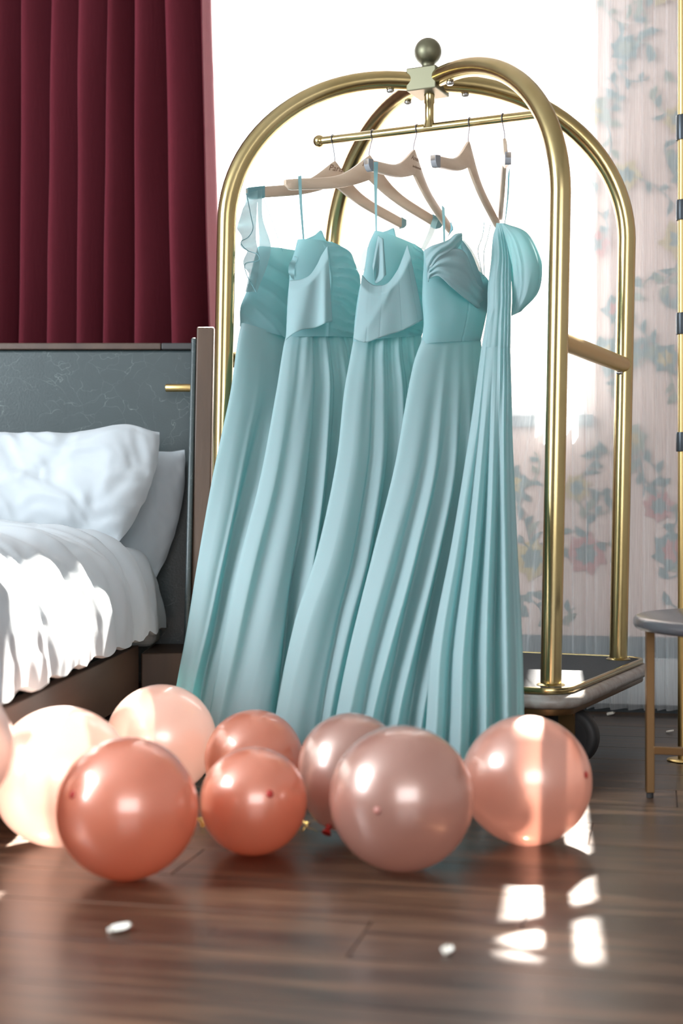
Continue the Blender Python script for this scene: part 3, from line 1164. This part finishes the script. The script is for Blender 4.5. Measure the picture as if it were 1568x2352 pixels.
GH = 'wooden hangers on the cart bar'
H1 = hanger(765, (768, 370), (567, 433, 3.86), (930, 507, 4.14), 'blond wood hanger leftmost on the brass bar, holding the ruffled one-shoulder dress', [('Paris', .025, .012, -0.02)], [(-1, -.86, 'ribbon'), (.95, 1, 'gauze')])
H2 = hanger(856, (848, 357), (654, 413, 3.80), (1012, 508, 4.10), 'wooden hanger second along the bar, overlapping the leftmost one', [('Mariano', .020, .008, 0.08)], [(.90, 1, 'ribbon')])
H3 = hanger(958, (950, 344), (841, 366, 3.72), (1036, 520, 4.063), 'wooden hanger in the middle of the bar below the stem, script on its hump', [('Amelia', .018, .010, 0.06), ('bridesmaid', .010, -.008, 0.12)], [(-1, -.93, 'hanger_grey')])
H4 = hanger(1079, (1075, 325), (994, 357, 3.66), (1143, 508, 4.005), 'steeply foreshortened wooden hanger fourth along the bar, dark pad on its near end', None, [(-1, -.9, 'hanger_grey')])
H5 = hanger(1155, (1158, 318), (1167, 350, 3.60), (1148, 490, 4.02), 'wooden hanger seen end-on at the right end of the bar', None, [(-1, -.93, 'hanger_grey')])
for h in (H1, H2, H3, H4, H5):
    h[0]['group'] = GH

# ------------------------------------------------------------------ dresses


def cloth_tube(name, rows, mat, parent, nu, nv, fold, bulge=(.03, .03), back=.02, label=None, topcurve=None):
    """closed tube of cloth between the left and right edge rows (yL,xL,dL,yR,xR,dR)."""
    keys = [(r[0], r) for r in rows]
    y0, y1 = rows[0][0], rows[-1][0]

    def fn(u, v):
        r = crom(keys, lerp(y0, y1, v))
        pl, pr_ = P(r[1], r[0], r[2]), P(r[4], r[3], r[5])
        nrm = Vector(((pr_ - pl).y, -(pr_ - pl).x, 0)).normalized()
        if nrm.y > 0:
            nrm = -nrm
        if u < 0.64:
            s = u / 0.64
            front = True
        else:
            s = 1 - (u - .64) / .36
            front = False
        base = lerp(pl, pr_, s)
        e = math.sqrt(max(0, 1 - (2 * s - 1) ** 2))
        bg_ = lerp(bulge[0], bulge[1], v)
        if front:
            h = bg_ * e ** .8 + fold(s, v) * min(1.0, e * 1.7)
        else:
            h = -lerp(back, back * 1.4, v) * e - 0.3 * fold(1 - s, v) * min(1, e * 1.5)
        p = base + nrm * h
        if topcurve:
            p.z += topcurve(s, v, front)
        return p
    vs, fs = grid(nu, nv, fn, closed=True)
    return mesh_obj(name, vs, fs, mat, parent, label=label)


def sharp(t):
    """periodic fold with a crisp crest, period 1, range -1..1"""
    t = t - math.floor(t)
    return 1 - 2 * abs(2 * t - 1) ** 0.7


def folds_fn(lst, seed, fine=0.0, fine_n=20, start=0.0, grow=1.0):
    def f(s, v):
        ramp = (start + (1 - start) * smooth01(v * 1.6)) * grow
        h = 0
        for (c0, c1, w0, w1, a) in lst:
            c = lerp(c0, c1, v)
            w = lerp(w0, w1, v)
            h += a * gz(s - c - .012 * noise.noise(Vector((seed, v * 4, c0 * 9))), w)
        h *= ramp * 1.45
        h += fine * math.sin(2 * math.pi * fine_n * s + 3 * noise.noise(Vector((s * 4, v * 2, seed)))) * (1 - smooth01(v * 3)) 
        h += 0.004 * ramp * noise.noise(Vector((s * 9 + seed, v * 1.3, seed)))
        return h
    return f


def strip(name, left, right, n, mat, parent, wave=0.0, waves=4, label=None, thick=0.0, m=7, bow=0.0):
    """ribbon or panel between two pixel polylines with depths."""
    L = curve_pts([P(*q) for q in left], n)
    R_ = curve_pts([P(*q) for q in right], n)

    def fn(u, v):
        j = v * (n - 1)
        i = min(int(j), n - 2)
        a, b = lerp(L[i], L[i + 1], j - i), lerp(R_[i], R_[i + 1], j - i)
        p = lerp(a, b, u)
        p.y += wave * math.sin(v * waves * 2 * math.pi) * (1 - u) - bow * math.sin(math.pi * u)
        return p
    vs, fs = grid(m, n, fn)
    o = mesh_obj(name, vs, fs, mat, parent, label=label)
    if thick:
        md = o.modifiers.new('thick', 'SOLIDIFY')
        md.thickness = thick
        md.offset = 0
    return o


def cord(name, pts, r, mat, parent, n=24, label=None, flat=1.0):
    return mesh_obj(name, *tube(curve_pts([P(*q) for q in pts], n), r, 8, flat), mat, parent, label=label)


def patch(name, top, bot, nu, nv, mat, parent, disp=None, thick=0.0015, label=None, push=0.0):
    """cloth panel between an upper and a lower pixel curve."""
    T = curve_pts([P(*q) for q in top], nu)
    B = curve_pts([P(*q) for q in bot], nu)

    def fn(u, v):
        i = min(int(u * (nu - 1)), nu - 1)
        p = lerp(T[i], B[i], v)
        p.y -= push * min(1, v * 4 + .25)
        if disp:
            p.y -= disp(u, v)
        return p
    vs, fs = grid(nu, nv, fn)
    o = mesh_obj(name, vs, fs, mat, parent, label=label)
    md = o.modifiers.new('thick', 'SOLIDIFY')
    md.thickness = thick
    md.offset = 0
    return o


GD = 'aqua bridesmaid dresses on the luggage cart'
CH, CL = M['chiffon'], M['chiffon2']

# --- dress 1: one shoulder with ruffle, draped bodice
d1 = thing('long_dress', 'aqua one-shoulder dress with a ruffled strap, leftmost on the rail', 'dress', tuple(P(600, 440, 3.9)), GD)
rows1b = [(566, 592, 3.915, 590, 742, 4.05), (610, 580, 3.90, 625, 742, 4.05), (668, 566, 3.89, 690, 735, 4.04), (706, 552, 3.84, 730, 724, 4.03), (748, 553, 3.80, 806, 705, 4.01)]


def drape1(s, v):
    q = v * 3.4 - s * 1.9 + .15 * noise.noise(Vector((s * 3, v * 3, 1)))
    return 0.0065 * sharp(q) * smooth01(v * 2.5) + .003 * noise.noise(Vector((s * 6, v * 6, 4)))


cloth_tube('bodice', rows1b, CL, d1, 150, 60, drape1, (.026, .034), .02)
rows1 = [(742, 554, 3.795, 800, 706, 4.00), (780, 546, 3.775, 830, 712, 3.99), (900, 529, 3.72, 930, 715, 3.93), (1000, 508, 3.67, 1010, 705, 3.86), (1100, 487, 3.63, 1100, 695, 3.80), (1300, 452, 3.56, 1300, 655, 3.64), (1450, 428, 3.51, 1450, 625, 3.55), (1580, 404, 3.48, 1580, 598, 3.485), (1735, 380, 3.46, 1735, 580, 3.46)]
cloth_tube('skirt', rows1, CH, d1, 220, 110, folds_fn([(.12, .14, .10, .10, .012), (.38, .30, .06, .05, -.022), (.52, .46, .05, .06, .02), (.66, .62, .05, .05, -.02), (.82, .80, .06, .06, .016), (.25, .22, .03, .03, .006)], 1.3, .0, 16), (.022, .026), .012)
strip('shoulder_panel', [(590, 437, 3.862), (592, 500, 3.875), (595, 566, 3.89), (578, 668, 3.845)], [(602, 434, 3.867), (603, 500, 3.88), (622, 572, 3.89), (590, 672, 3.842)], 40, M['gauze'], d1, label='gauzy shoulder panel')
strip('ruffle', [(566, 445, 3.845), (556, 490, 3.835), (543, 520, 3.83), (556, 548, 3.82), (551, 562, 3.83), (568, 580, 3.815), (558, 604, 3.82), (572, 632, 3.81), (562, 668, 3.82)],
      [(592, 437, 3.85), (590, 480, 3.855), (588, 520, 3.855), (588, 550, 3.855), (592, 572, 3.85), (596, 600, 3.845), (592, 630, 3.84), (588, 650, 3.835), (586, 671, 3.83)], 90, M['gauze'], d1, wave=.02, waves=4.2, m=12, label='wavy gauze ruffle')
cord('ruffle_edge', [(566, 445, 3.845), (577, 500, 3.83), (581, 525, 3.825), (570, 545, 3.82), (553, 556, 3.822), (566, 574, 3.815), (592, 585, 3.81), (594, 598, 3.81), (563, 606, 3.815), (566, 630, 3.81), (576, 650, 3.808), (588, 671, 3.81)], .0011, M['ribbon'], d1, 60)
cord('thin_strap', [(603, 450, 3.862), (625, 510, 3.89), (649, 577, 3.915)], .0007, M['ribbon'], d1)

# --- dress 2: strap, caped V neckline, ruched side
d2 = thing('long_dress', 'aqua dress with a cape overlay and ruched side, second from the left on the rail', 'dress', tuple(P(690, 430, 3.86)), GD)
rows2b = [(550, 684, 3.845, 560, 764, 3.92), (578, 676, 3.84, 578, 800, 3.935), (612, 666, 3.835, 618, 818, 3.94), (645, 664, 3.825, 645, 826, 3.94), (690, 660, 3.81, 690, 821, 3.935), (775, 657, 3.79, 776, 812, 3.92)]


def ruch2(s, v):
    w = smooth01((s - .5) * 8)
    q = v * 9.5 + .9 * math.sin(s * 3.2) + .5 * noise.noise(Vector((s * 3, v * 5, 8)))
    return .0036 * sharp(q) * w + .004 * gz(s - .5, .02) * smooth01(v * 4)


cloth_tube('bodice', rows2b, CL, d2, 150, 80, ruch2, (.026, .034), .02)
patch('back_panel', [(700, 550, 3.93), (722, 540, 3.93), (737, 529, 3.93), (745, 545, 3.93), (754, 562, 3.93)], [(700, 590, 3.93), (722, 590, 3.93), (737, 590, 3.93), (746, 590, 3.93), (756, 590, 3.93)], 30, 8, CL, d2, label='back of the bodice')
patch('cape_overlay', [(665, 645, 3.795), (690, 643, 3.785), (711, 633, 3.785), (728, 609, 3.80), (738, 588, 3.81), (752, 566, 3.82)],
      [(657, 783, 3.755), (676, 769, 3.75), (698, 759, 3.75), (720, 755, 3.755), (737, 750, 3.765), (763, 742, 3.79)], 60, 40, CH, d2,
      disp=lambda u, v: .010 * v * math.sin(u * 8.5) + .012 * gz(u - .9 + .1 * v, .1) * v, push=.022)
strip('strap', [(684, 405, 3.800), (688, 470, 3.815), (695, 551, 3.845)], [(692, 403, 3.805), (694, 470, 3.82), (699, 551, 3.85)], 20, M['ribbon'], d2)
strip('sleeve_ruffle', [(676, 588, 3.83), (664, 608, 3.82), (662, 625, 3.82), (670, 640, 3.81)], [(684, 590, 3.83), (678, 610, 3.825), (676, 625, 3.82), (676, 644, 3.81)], 24, M['gauze'], d2, wave=.01, waves=2)
rows2 = [(768, 657, 3.795, 772, 812, 3.925), (800, 650, 3.76, 800, 822, 3.91), (900, 634, 3.69, 900, 838, 3.87), (1100, 597, 3.575, 1100, 825, 3.73), (1316, 543, 3.465, 1316, 795, 3.58), (1500, 507, 3.40, 1500, 770, 3.45), (1632, 484, 3.375, 1632, 745, 3.375), (1752, 468, 3.37, 1752, 735, 3.37)]
cloth_tube('skirt', rows2, CH, d2, 240, 110, folds_fn([(.06, .10, .05, .09, .014), (.24, .40, .08, .14, .016), (.37, .62, .035, .035, -.034), (.48, .72, .03, .035, .020), (.58, .80, .022, .025, -.018), (.68, .87, .03, .03, .014), (.80, .93, .02, .03, -.012)], 2.1, .0012, 10, start=.3), (.022, .026), .012)

# --- dress 3
d3 = thing('long_dress', 'aqua dress with a cape overlay and cuffed sleeve ruffle, third and middle on the rail', 'dress', tuple(P(862, 400, 3.8)), GD)
rows3b = [(530, 860, 3.80, 574, 968, 3.88), (562, 846, 3.80, 590, 974, 3.885), (612, 838, 3.79, 620, 977, 3.88), (668, 824, 3.775, 670, 978, 3.875), (730, 815, 3.755, 730, 974, 3.86), (785, 811, 3.735, 772, 966, 3.85)]


def ruch3(s, v):
    w = smooth01((s - .68) * 9)
    q = v * 9 + .8 * math.sin(s * 3) + .5 * noise.noise(Vector((s * 3, v * 5, 2)))
    return .0036 * sharp(q) * w


cloth_tube('bodice', rows3b, CL, d3, 150, 80, ruch3, (.022, .034), .02)
patch('back_panel', [(874, 534, 3.89), (890, 529, 3.89), (904, 524, 3.89), (908, 538, 3.89), (913, 555, 3.89)], [(874, 580, 3.89), (890, 580, 3.89), (904, 580, 3.89), (908, 580, 3.89), (913, 580, 3.89)], 24, 8, CL, d3, label='back of the bodice')
patch('cape_overlay', [(831, 632, 3.745), (845, 648, 3.735), (862, 657, 3.732), (888, 653, 3.735), (911, 624, 3.75), (924, 594, 3.765), (935, 564, 3.785)],
      [(811, 783, 3.70), (838, 791, 3.69), (862, 783, 3.69), (888, 773, 3.695), (915, 765, 3.71), (945, 752, 3.735), (971, 739, 3.77)], 70, 40, CH, d3,
      disp=lambda u, v: .008 * v * math.sin(u * 7.0 + 1) + .003 * gz(u - .5 + .45 * v, .07), push=.034)
patch('sleeve_ruffle', [(868, 540, 3.775), (874, 545, 3.765), (879, 548, 3.765), (880, 552, 3.775)], [(855, 612, 3.755), (862, 648, 3.745), (874, 645, 3.735), (886, 632, 3.745)], 30, 24, CH, d3, disp=lambda u, v: .012 * v * math.sin(u * 9))
strip('sleeve_gauze', [(840, 560, 3.81), (828, 592, 3.80), (817, 620, 3.79)], [(846, 570, 3.80), (842, 596, 3.795), (838, 622, 3.785)], 16, M['gauze'], d3)
strip('strap', [(858, 372, 3.715), (859, 440, 3.75), (862, 532, 3.79)], [(868, 372, 3.725), (866, 440, 3.755), (866, 532, 3.79)], 20, M['ribbon'], d3)
strip('strap', [(994, 500, 4.07), (982, 535, 3.97), (966, 572, 3.90)], [(1006, 505, 4.075), (994, 540, 3.97), (976, 574, 3.90)], 20, M['gauze'], d3, label='gauzy far strap')
rows3 = [(778, 812, 3.74, 768, 966, 3.85), (820, 804, 3.71, 815, 972, 3.83), (900, 790, 3.64, 900, 988, 3.80), (1060, 772, 3.53, 1060, 990, 3.68), (1270, 727, 3.40, 1270, 955, 3.52), (1430, 676, 3.33, 1430, 925, 3.40), (1632, 634, 3.285, 1632, 885, 3.285), (1765, 616, 3.28, 1765, 875, 3.28)]
cloth_tube('skirt', rows3, CH, d3, 240, 110, folds_fn([(.12, .16, .09, .16, .014), (.26, .44, .022, .03, -.010), (.36, .52, .04, .05, .012), (.46, .62, .024, .03, -.022), (.57, .72, .03, .04, .014), (.68, .82, .024, .03, -.016), (.80, .9, .03, .03, .010)], 3.7, .0012, 9, start=.35), (.022, .026), .012)

# --- dress 4: twisted shoulder drape, seamed bodice
d4 = thing('long_dress', 'aqua dress with a twisted draped neckline, second from the right on the rail', 'dress', tuple(P(1020, 500, 3.8)), GD)
rows4b = [(575, 974, 3.745, 560, 1062, 3.84), (600, 974, 3.74, 605, 1078, 3.84), (640, 971, 3.73, 645, 1118, 3.85), (690, 970, 3.715, 690, 1119, 3.84), (744, 974, 3.69, 738, 1109, 3.82), (790, 968, 3.67, 784, 1098, 3.80)]


def seam4(s, v):
    h = -.0022 * gz(s - (.60 - .12 * (v - .45)), .008) * smooth01((v - .38) * 12)
    q = v * 3 - s * 1.2
    h += .003 * noise.noise(Vector((s * 4, v * 3, 6)))
    return h


cloth_tube('bodice', rows4b, CL, d4, 160, 70, seam4, (.03, .036), .02)
patch('sash_drape', [(986, 612, 3.700), (1008, 588, 3.705), (1036, 572, 3.725), (1066, 580, 3.745), (1092, 640, 3.785), (1121, 652, 3.835)],
      [(984, 640, 3.705), (1006, 634, 3.690), (1036, 660, 3.700), (1062, 682, 3.725), (1090, 704, 3.765), (1116, 724, 3.825)], 70, 44, CH, d4,
      disp=lambda u, v: (.016 * math.sin(math.pi * min(1, v * 1.02)) ** .6 + .0045 * math.sin(v * 19 + u * 3.0)) * (0.45 + .55 * math.sin(math.pi * min(1, u + .12)) ** .7), thick=.002)
patch('shoulder_drape', [(973, 576, 3.715), (990, 566, 3.715), (1008, 560, 3.725), (1030, 551, 3.745), (1045, 538, 3.77), (1060, 535, 3.795)],
      [(983, 648, 3.705), (990, 618, 3.700), (1004, 598, 3.700), (1026, 588, 3.715), (1044, 576, 3.74), (1060, 556, 3.785)], 60, 40, CH, d4,
      disp=lambda u, v: (.018 * math.sin(math.pi * v) ** .6 + .004 * math.sin(v * 14 + u * 5)) * (0.4 + .6 * math.sin(math.pi * min(1, u * .9 + .08)) ** .6), thick=.002)
pp = curve_pts([P(*q) for q in [(1052, 545, 3.82), (1072, 580, 3.80), (1085, 615, 3.79), (1100, 655, 3.80), (1117, 700, 3.83)]], 40)
rr_ = [.007 + .012 * math.sin(math.pi * (i / 39)) for i in range(40)]
tv, tf = tube(pp, rr_, 20, .45)
mesh_obj('neckline_fold', tv, tf, CL, d4)
patch('knot_tail', [(1040, 528, 3.86), (1034, 512, 3.86), (1036, 510, 3.86)], [(1026, 546, 3.85), (1034, 534, 3.85), (1041, 526, 3.85)], 12, 6, M['ribbon'], d4)
strip('gauze_sleeve', [(1060, 545, 3.83), (1082, 572, 3.82), (1098, 602, 3.81), (1112, 640, 3.81)], [(1062, 552, 3.84), (1078, 585, 3.84), (1088, 615, 3.84), (1096, 645, 3.84)], 24, M['gauze'], d4)
strip('strap', [(1014, 470, 3.945), (1016, 510, 3.90), (1018, 560, 3.765)], [(1021, 478, 3.95), (1022, 520, 3.90), (1022, 560, 3.765)], 20, M['ribbon'], d4)
cord('thin_strap', [(1112, 510, 3.91), (1108, 540, 3.90), (1097, 575, 3.84), (1101, 600, 3.825), (1108, 632, 3.82)], .0012, M['ribbon'], d4)
cord('thin_strap', [(1126, 516, 3.93), (1120, 545, 3.90), (1111, 582, 3.84), (1112, 632, 3.82)], .0012, M['ribbon'], d4)
rows4 = [(782, 968, 3.675, 776, 1099, 3.80), (829, 951, 3.64, 829, 1106, 3.79), (900, 936, 3.58, 900, 1118, 3.74), (1075, 905, 3.46, 1075, 1132, 3.60), (1259, 859, 3.345, 1259, 1120, 3.45), (1489, 802, 3.24, 1489, 1095, 3.29), (1632, 773, 3.195, 1632, 1082, 3.20), (1784, 746, 3.19, 1784, 1075, 3.19)]
cloth_tube('skirt', rows4, CH, d4, 240, 120, folds_fn([(.14, .08, .08, .05, .012), (.26, .17, .05, .025, -.012), (.34, .25, .04, .03, .020), (.44, .35, .04, .025, -.020), (.53, .44, .04, .03, .020), (.60, .54, .03, .025, -.018), (.68, .62, .04, .03, .016), (.78, .72, .03, .03, -.020), (.88, .82, .04, .04, .014)], 4.9, .0, 10, start=.02, grow=.95), (.03, .028), .012)

# --- dress 5: seen edge-on, puff sleeve
d5 = thing('long_dress', 'aqua dress seen edge-on with a big puff sleeve, rightmost on the rail', 'dress', tuple(P(1155, 440, 3.85)), GD)
rows5b = [(514, 1146, 3.90, 514, 1160, 3.88), (540, 1134, 3.88, 540, 1168, 3.86), (600, 1127, 3.80, 600, 1174, 3.79), (660, 1120, 3.73, 660, 1174, 3.72), (715, 1118, 3.68, 715, 1173, 3.67), (800, 1105, 3.61, 800, 1172, 3.60)]


def pleat5(s, v):
    q = s * 4.6 + .55 * math.sin(s * 7 + 1) + .5 * noise.noise(Vector((s * 2, v * 3, 5)))
    return (.004 * sharp(q) + .004 * noise.noise(Vector((s * 6, v * 2, 7)))) * smooth01(v * 6)


cloth_tube('bodice', rows5b, CH, d5, 150, 60, pleat5, (.018, .03), .02)
rows5 = [(798, 1105, 3.612, 798, 1172, 3.602), (900, 1091, 3.54, 900, 1175, 3.53), (1000, 1077, 3.47, 1000, 1177, 3.46), (1247, 1037, 3.30, 1247, 1188, 3.29), (1489, 991, 3.16, 1489, 1200, 3.155), (1660, 978, 3.11, 1660, 1204, 3.11), (1800, 968, 3.10, 1800, 1208, 3.10)]


def fold5(s, v):
    h = .004 * sharp(s * 4.6 + .55 * math.sin(s * 7 + 1) + .5 * noise.noise(Vector((s * 2, 3 + v, 5)))) * (1 - smooth01(v * 1.4))
    return h + folds_fn([(.08, .08, .06, .05, .012), (.22, .20, .04, .03, -.02), (.33, .32, .05, .05, .022), (.45, .46, .03, .025, -.026), (.56, .58, .05, .04, .022), (.67, .70, .03, .025, -.020), (.78, .80, .05, .05, .018), (.92, .92, .04, .03, -.008)], 5.5)(s, v)


cloth_tube('skirt', rows5, CH, d5, 240, 120, fold5, (.03, .035), .015)


def sleeve5(u, v):
    # v from the shoulder round the outside of the puff to the cuff; u around
    inn = [(1150, 512), (1164, 560), (1172, 620), (1174, 680), (1174, 726)]
    out_c = [(1160, 513), (1210, 536), (1242, 600), (1237, 668), (1196, 716)]
    k = v * 4
    i = min(int(k), 3)
    a = crom([(j, q) for j, q in enumerate(inn)], k)
    b = crom([(j, q) for j, q in enumerate(out_c)], k)
    c = ((a[0] + b[0]) / 2, (a[1] + b[1]) / 2)
    hx, hy = (b[0] - a[0]) / 2, (b[1] - a[1]) / 2
    th = 2 * math.pi * u
    d = lerp(3.87, 3.70, v)
    puff = .012 + .055 * math.sin(math.pi * v) ** .8
    pl = 1 + (.045 * sharp(u * 11 + .6 * math.sin(u * 19) + .7 * v) + .05 * noise.noise(Vector((math.cos(th) * 2, math.sin(th) * 2, v * 2)))) * math.sin(math.pi * v) ** .5
    if v > .9:
        pl += .05 * math.sin(th * 9) * (v - .9) * 10
    return P(c[0] + hx * math.cos(th) * pl, c[1] + hy * math.cos(th) * pl, d + puff * math.sin(th) * pl)


vs, fs = grid(160, 50, sleeve5, closed=True)
mesh_obj('puff_sleeve', vs, fs, CH, d5)
strip('strap', [(1166, 400, 3.66), (1164, 450, 3.75), (1158, 515, 3.875)], [(1171, 380, 3.66), (1168, 450, 3.75), (1160, 515, 3.875)], 20, M['ribbon'], d5)

# ------------------------------------------------------------------ balloons


def balloon(cx, cy, r_px, mat, label, knot_dir, stretch=1.06, sx=1.0, tip=None, knot=True, at=None):
    s = (cy - CY + r_px) / CAMZ if at is None else F / at
    d = F / s
    R_ = r_px / s
    c = P(cx, cy, d)
    ax = Vector(knot_dir).normalized()          # from centre to the knot
    root = thing('balloon', label, 'balloon', (c.x, c.y, c.z - R_), 'balloons on the floor before the dresses')
    prof = []
    n = 40
    for i in range(n + 1):
        t = math.pi * i / n
        x = -math.cos(t)
        rr = math.sin(t) * R_
        st = 1.0
        if x > 0:
            rr *= 1 - .05 * x ** 2
            hgt = x * R_ * (1 + (stretch - 1) * x)
        else:
            hgt = x * R_
        prof.append((rr, hgt))
    sk = mesh_obj('skin', *lathe(prof, c, ax, 56), M[mat], root)
    if knot:
        e = c + ax * R_ * stretch
        kv = lathe([(.004, -.006), (.007, -.002), (.0055, .004), (.004, .006), (.008, .012), (.0095, .016), (.007, .0165)], e, ax, 16)
        mesh_obj('knot', *kv, M['b_tip'], root)
    tp = c - ax * R_
    if tip:
        mesh_obj('tip', *lathe([(.0075, -.0012), (.006, .0012), (.003, .0026), (.0005, .003)], tp + ax * 0.0004, -ax, 16), M['b_tip' if tip is True else tip], root, label='darker thick spot')
    return root, c, R_


def dir_from(cx, cy, r, tx, ty):
    """axis whose front tip shows at pixel (tx, ty) on a ball at (cx, cy): returns direction centre -> knot (away from tip)"""
    dx, dz = (tx - cx) / r, -(ty - cy) / r
    dy = -math.sqrt(max(0.0, 1 - dx * dx - dz * dz))
    return (-dx, -dy, -dz)


balloon(-129, 1720, 159, 'b_pale', 'pale balloon cut off by the left edge, resting against the duvet', (-.5, .2, -.5), at=2.36)
balloon(141, 1783, 160, 'b_pale', 'large pale peach balloon, sunlit nearly white, beside the bed', (.3, .8, -.45))
balloon(370, 1699, 127, 'b_pale', 'peach balloon half in sun at the hem of the leftmost dress', (.1, .8, .35))
balloon(291, 1857, 162, 'b_coral', 'big coral balloon in the front row, leftmost there, dark spot upper left', dir_from(291, 1857, 162, 187, 1803), tip=True)
balloon(583, 1744, 114, 'b_coral', 'coral balloon standing behind the smallest coral one', (.2, .7, .3))
balloon(582, 1840, 123, 'b_coral', 'small coral balloon in the front row with a dark spot at upper right', dir_from(582, 1840, 123, 625, 1802), tip=True)
balloon(806, 1760, 122, 'b_rose', 'rose pink balloon with its red knot pointing down to the floor', (-.05, -.09, -.118), stretch=1.28, at=2.75)
balloon(922, 1833, 166, 'b_rose', 'largest rose gold balloon, front and centre below the dresses', dir_from(922, 1833, 166, 862, 1830), tip='b_tip_rose')
balloon(1210, 1792, 148, 'b_rose', 'rose gold balloon striped by sunlight, rightmost, by the cart wheel', dir_from(1210, 1792, 148, 1332, 1765), tip=True)

# ------------------------------------------------------------------ side table and lamp
tc_ = Vector((0.957, 3.02, 0))
st = thing('side_table', 'low round side table with grey top and brass legs, cut by the right edge', 'table', tuple(tc_))
TZ = 0.402
mesh_obj('tabletop', *lathe([(.0, TZ - .028), (.32, TZ - .028), (.328, TZ - .025), (.331, TZ - .018), (.331, TZ - .008), (.327, TZ - .002), (.322, TZ), (.0, TZ)], tc_, seg=96), M['tabletop'], st)
legp = Vector((0.674, 3.11, 0))
lr = legp - tc_
legs = []
for k in range(4):
    g = k * math.pi / 2
    p = tc_ + Vector((lr.x * math.cos(g) - lr.y * math.sin(g), lr.x * math.sin(g) + lr.y * math.cos(g), 0))
    legs.append(p)
for p in legs:
    r = (p - tc_).normalized()
    q = Vector((-r.y, r.x, 0))
    lg = mesh_obj('leg', *box(p + Vector((0, 0, (.012 + TZ - .028) / 2)), Vector((.009, 0, 0)), Vector((0, .009, 0)), Vector((0, 0, (TZ - .028 - .012) / 2))), M['brass_dark'], st, smooth=False)
    bevel(lg, .0015)
    mesh_obj('leg_foot', *lathe([(.006, 0), (.008, .001), (.008, .012), (.005, .013)], p, seg=16), M['rubber'], lg)
for a, b in ((0, 2), (1, 3)):
    dr = (legs[b] - legs[a]).normalized()
    w = Vector((-dr.y, dr.x, 0))
    z = .105 if a == 0 else .1052
    p0, p1 = legs[a] + dr * .009, legs[b] - dr * .009
    bevel(mesh_obj('stretcher', *box((p0 + p1) / 2 + Vector((0, 0, z)), (p1 - p0) / 2, w * .008, Vector((0, 0, .0085))), M['brass_dark'], st, smooth=False), .0015)

lp = Vector((0.857, 3.572, 0))
lamp = thing('floor_lamp', 'slim brass pole lamp with dark collars, at the right edge behind the side table', 'lamp', tuple(lp))
mesh_obj('base', *lathe([(.0, 0), (.038, 0), (.04, .002), (.038, .005), (.016, .006)], lp, seg=40), M['brass_dull'], lamp)
mesh_obj('pole', *lathe([(.0125, .004), (.0125, 2.2)], lp, seg=28), M['brass_dull'], lamp)
sc_ = F / 3.572
for y0, y1 in ((265, 322), (460, 506), (719, 768), (993, 1037)):
    z1, z0 = CAMZ + (1176 - y0) / sc_, CAMZ + (1176 - y1) / sc_
    mesh_obj('collar', *lathe([(.0126, z0), (.0165, z0), (.0172, z0 + .004), (.0172, z1 - .004), (.0165, z1), (.0126, z1)], lp, seg=28), M['collar'], lamp, label='dark collar ring')

# ------------------------------------------------------------------ small things on the floor


def floor_pt(x, y, z=0.0):
    d = (CAMZ - z) * F / (y - CY)
    return Vector(((x - CX) / F * d, d, z))


def petal(x, y, a, L, w, label):  # also shapes the sun flecks on the front floor
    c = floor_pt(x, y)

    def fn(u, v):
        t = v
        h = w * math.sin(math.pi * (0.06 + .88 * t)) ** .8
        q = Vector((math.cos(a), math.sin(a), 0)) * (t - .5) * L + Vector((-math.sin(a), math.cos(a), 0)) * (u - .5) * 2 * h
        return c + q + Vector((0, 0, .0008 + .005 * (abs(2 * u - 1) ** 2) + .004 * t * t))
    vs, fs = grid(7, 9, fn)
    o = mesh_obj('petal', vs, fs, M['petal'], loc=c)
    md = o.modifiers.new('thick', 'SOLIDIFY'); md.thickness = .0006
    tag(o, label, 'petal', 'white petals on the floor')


petal(275, 2139, .5, .036, .015, 'small white shape standing in for a sun fleck on the floor in front of the large coral balloon')  # this and the next are flecks of sunlight built as white shapes
petal(1027, 2190, 1.2, .024, .009, 'small white shape standing in for a sun fleck on the floor in the lower middle')
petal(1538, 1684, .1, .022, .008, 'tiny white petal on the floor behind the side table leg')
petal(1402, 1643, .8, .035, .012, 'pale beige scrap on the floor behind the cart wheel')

random.seed(21)


def curl_ribbon(x, y, label, n=5, rise=.02):
    """little gold curling ribbon lying on the floor"""
    c = floor_pt(x, y)
    geos = []
    for j in range(n):
        g = random.uniform(0, 6.28)
        pts = []
        for i in range(14):
            t = i / 13
            rr = .004 + .028 * t
            pts.append(c + Vector((math.cos(g + t * 2.5) * rr, math.sin(g + t * 2.5) * rr * .8, .0018 + rise * math.sin(math.pi * t) * random.uniform(.6, 1))))
        geos.append(tube(pts, .0012, 6, .5))
    o = mesh_obj('curling_ribbon', *join(*geos), M['gold'], loc=c)
    tag(o, label, 'ribbon', 'gold ribbon curls between the balloons')


curl_ribbon(462, 1903, 'gold ribbon curl on the floor between the two coral front balloons')
curl_ribbon(690, 1912, 'gold ribbon curl on the floor at the right of the small coral balloon')
curl_ribbon(800, 1945, 'gold ribbon curl on the floor left of the largest rose balloon', 3)
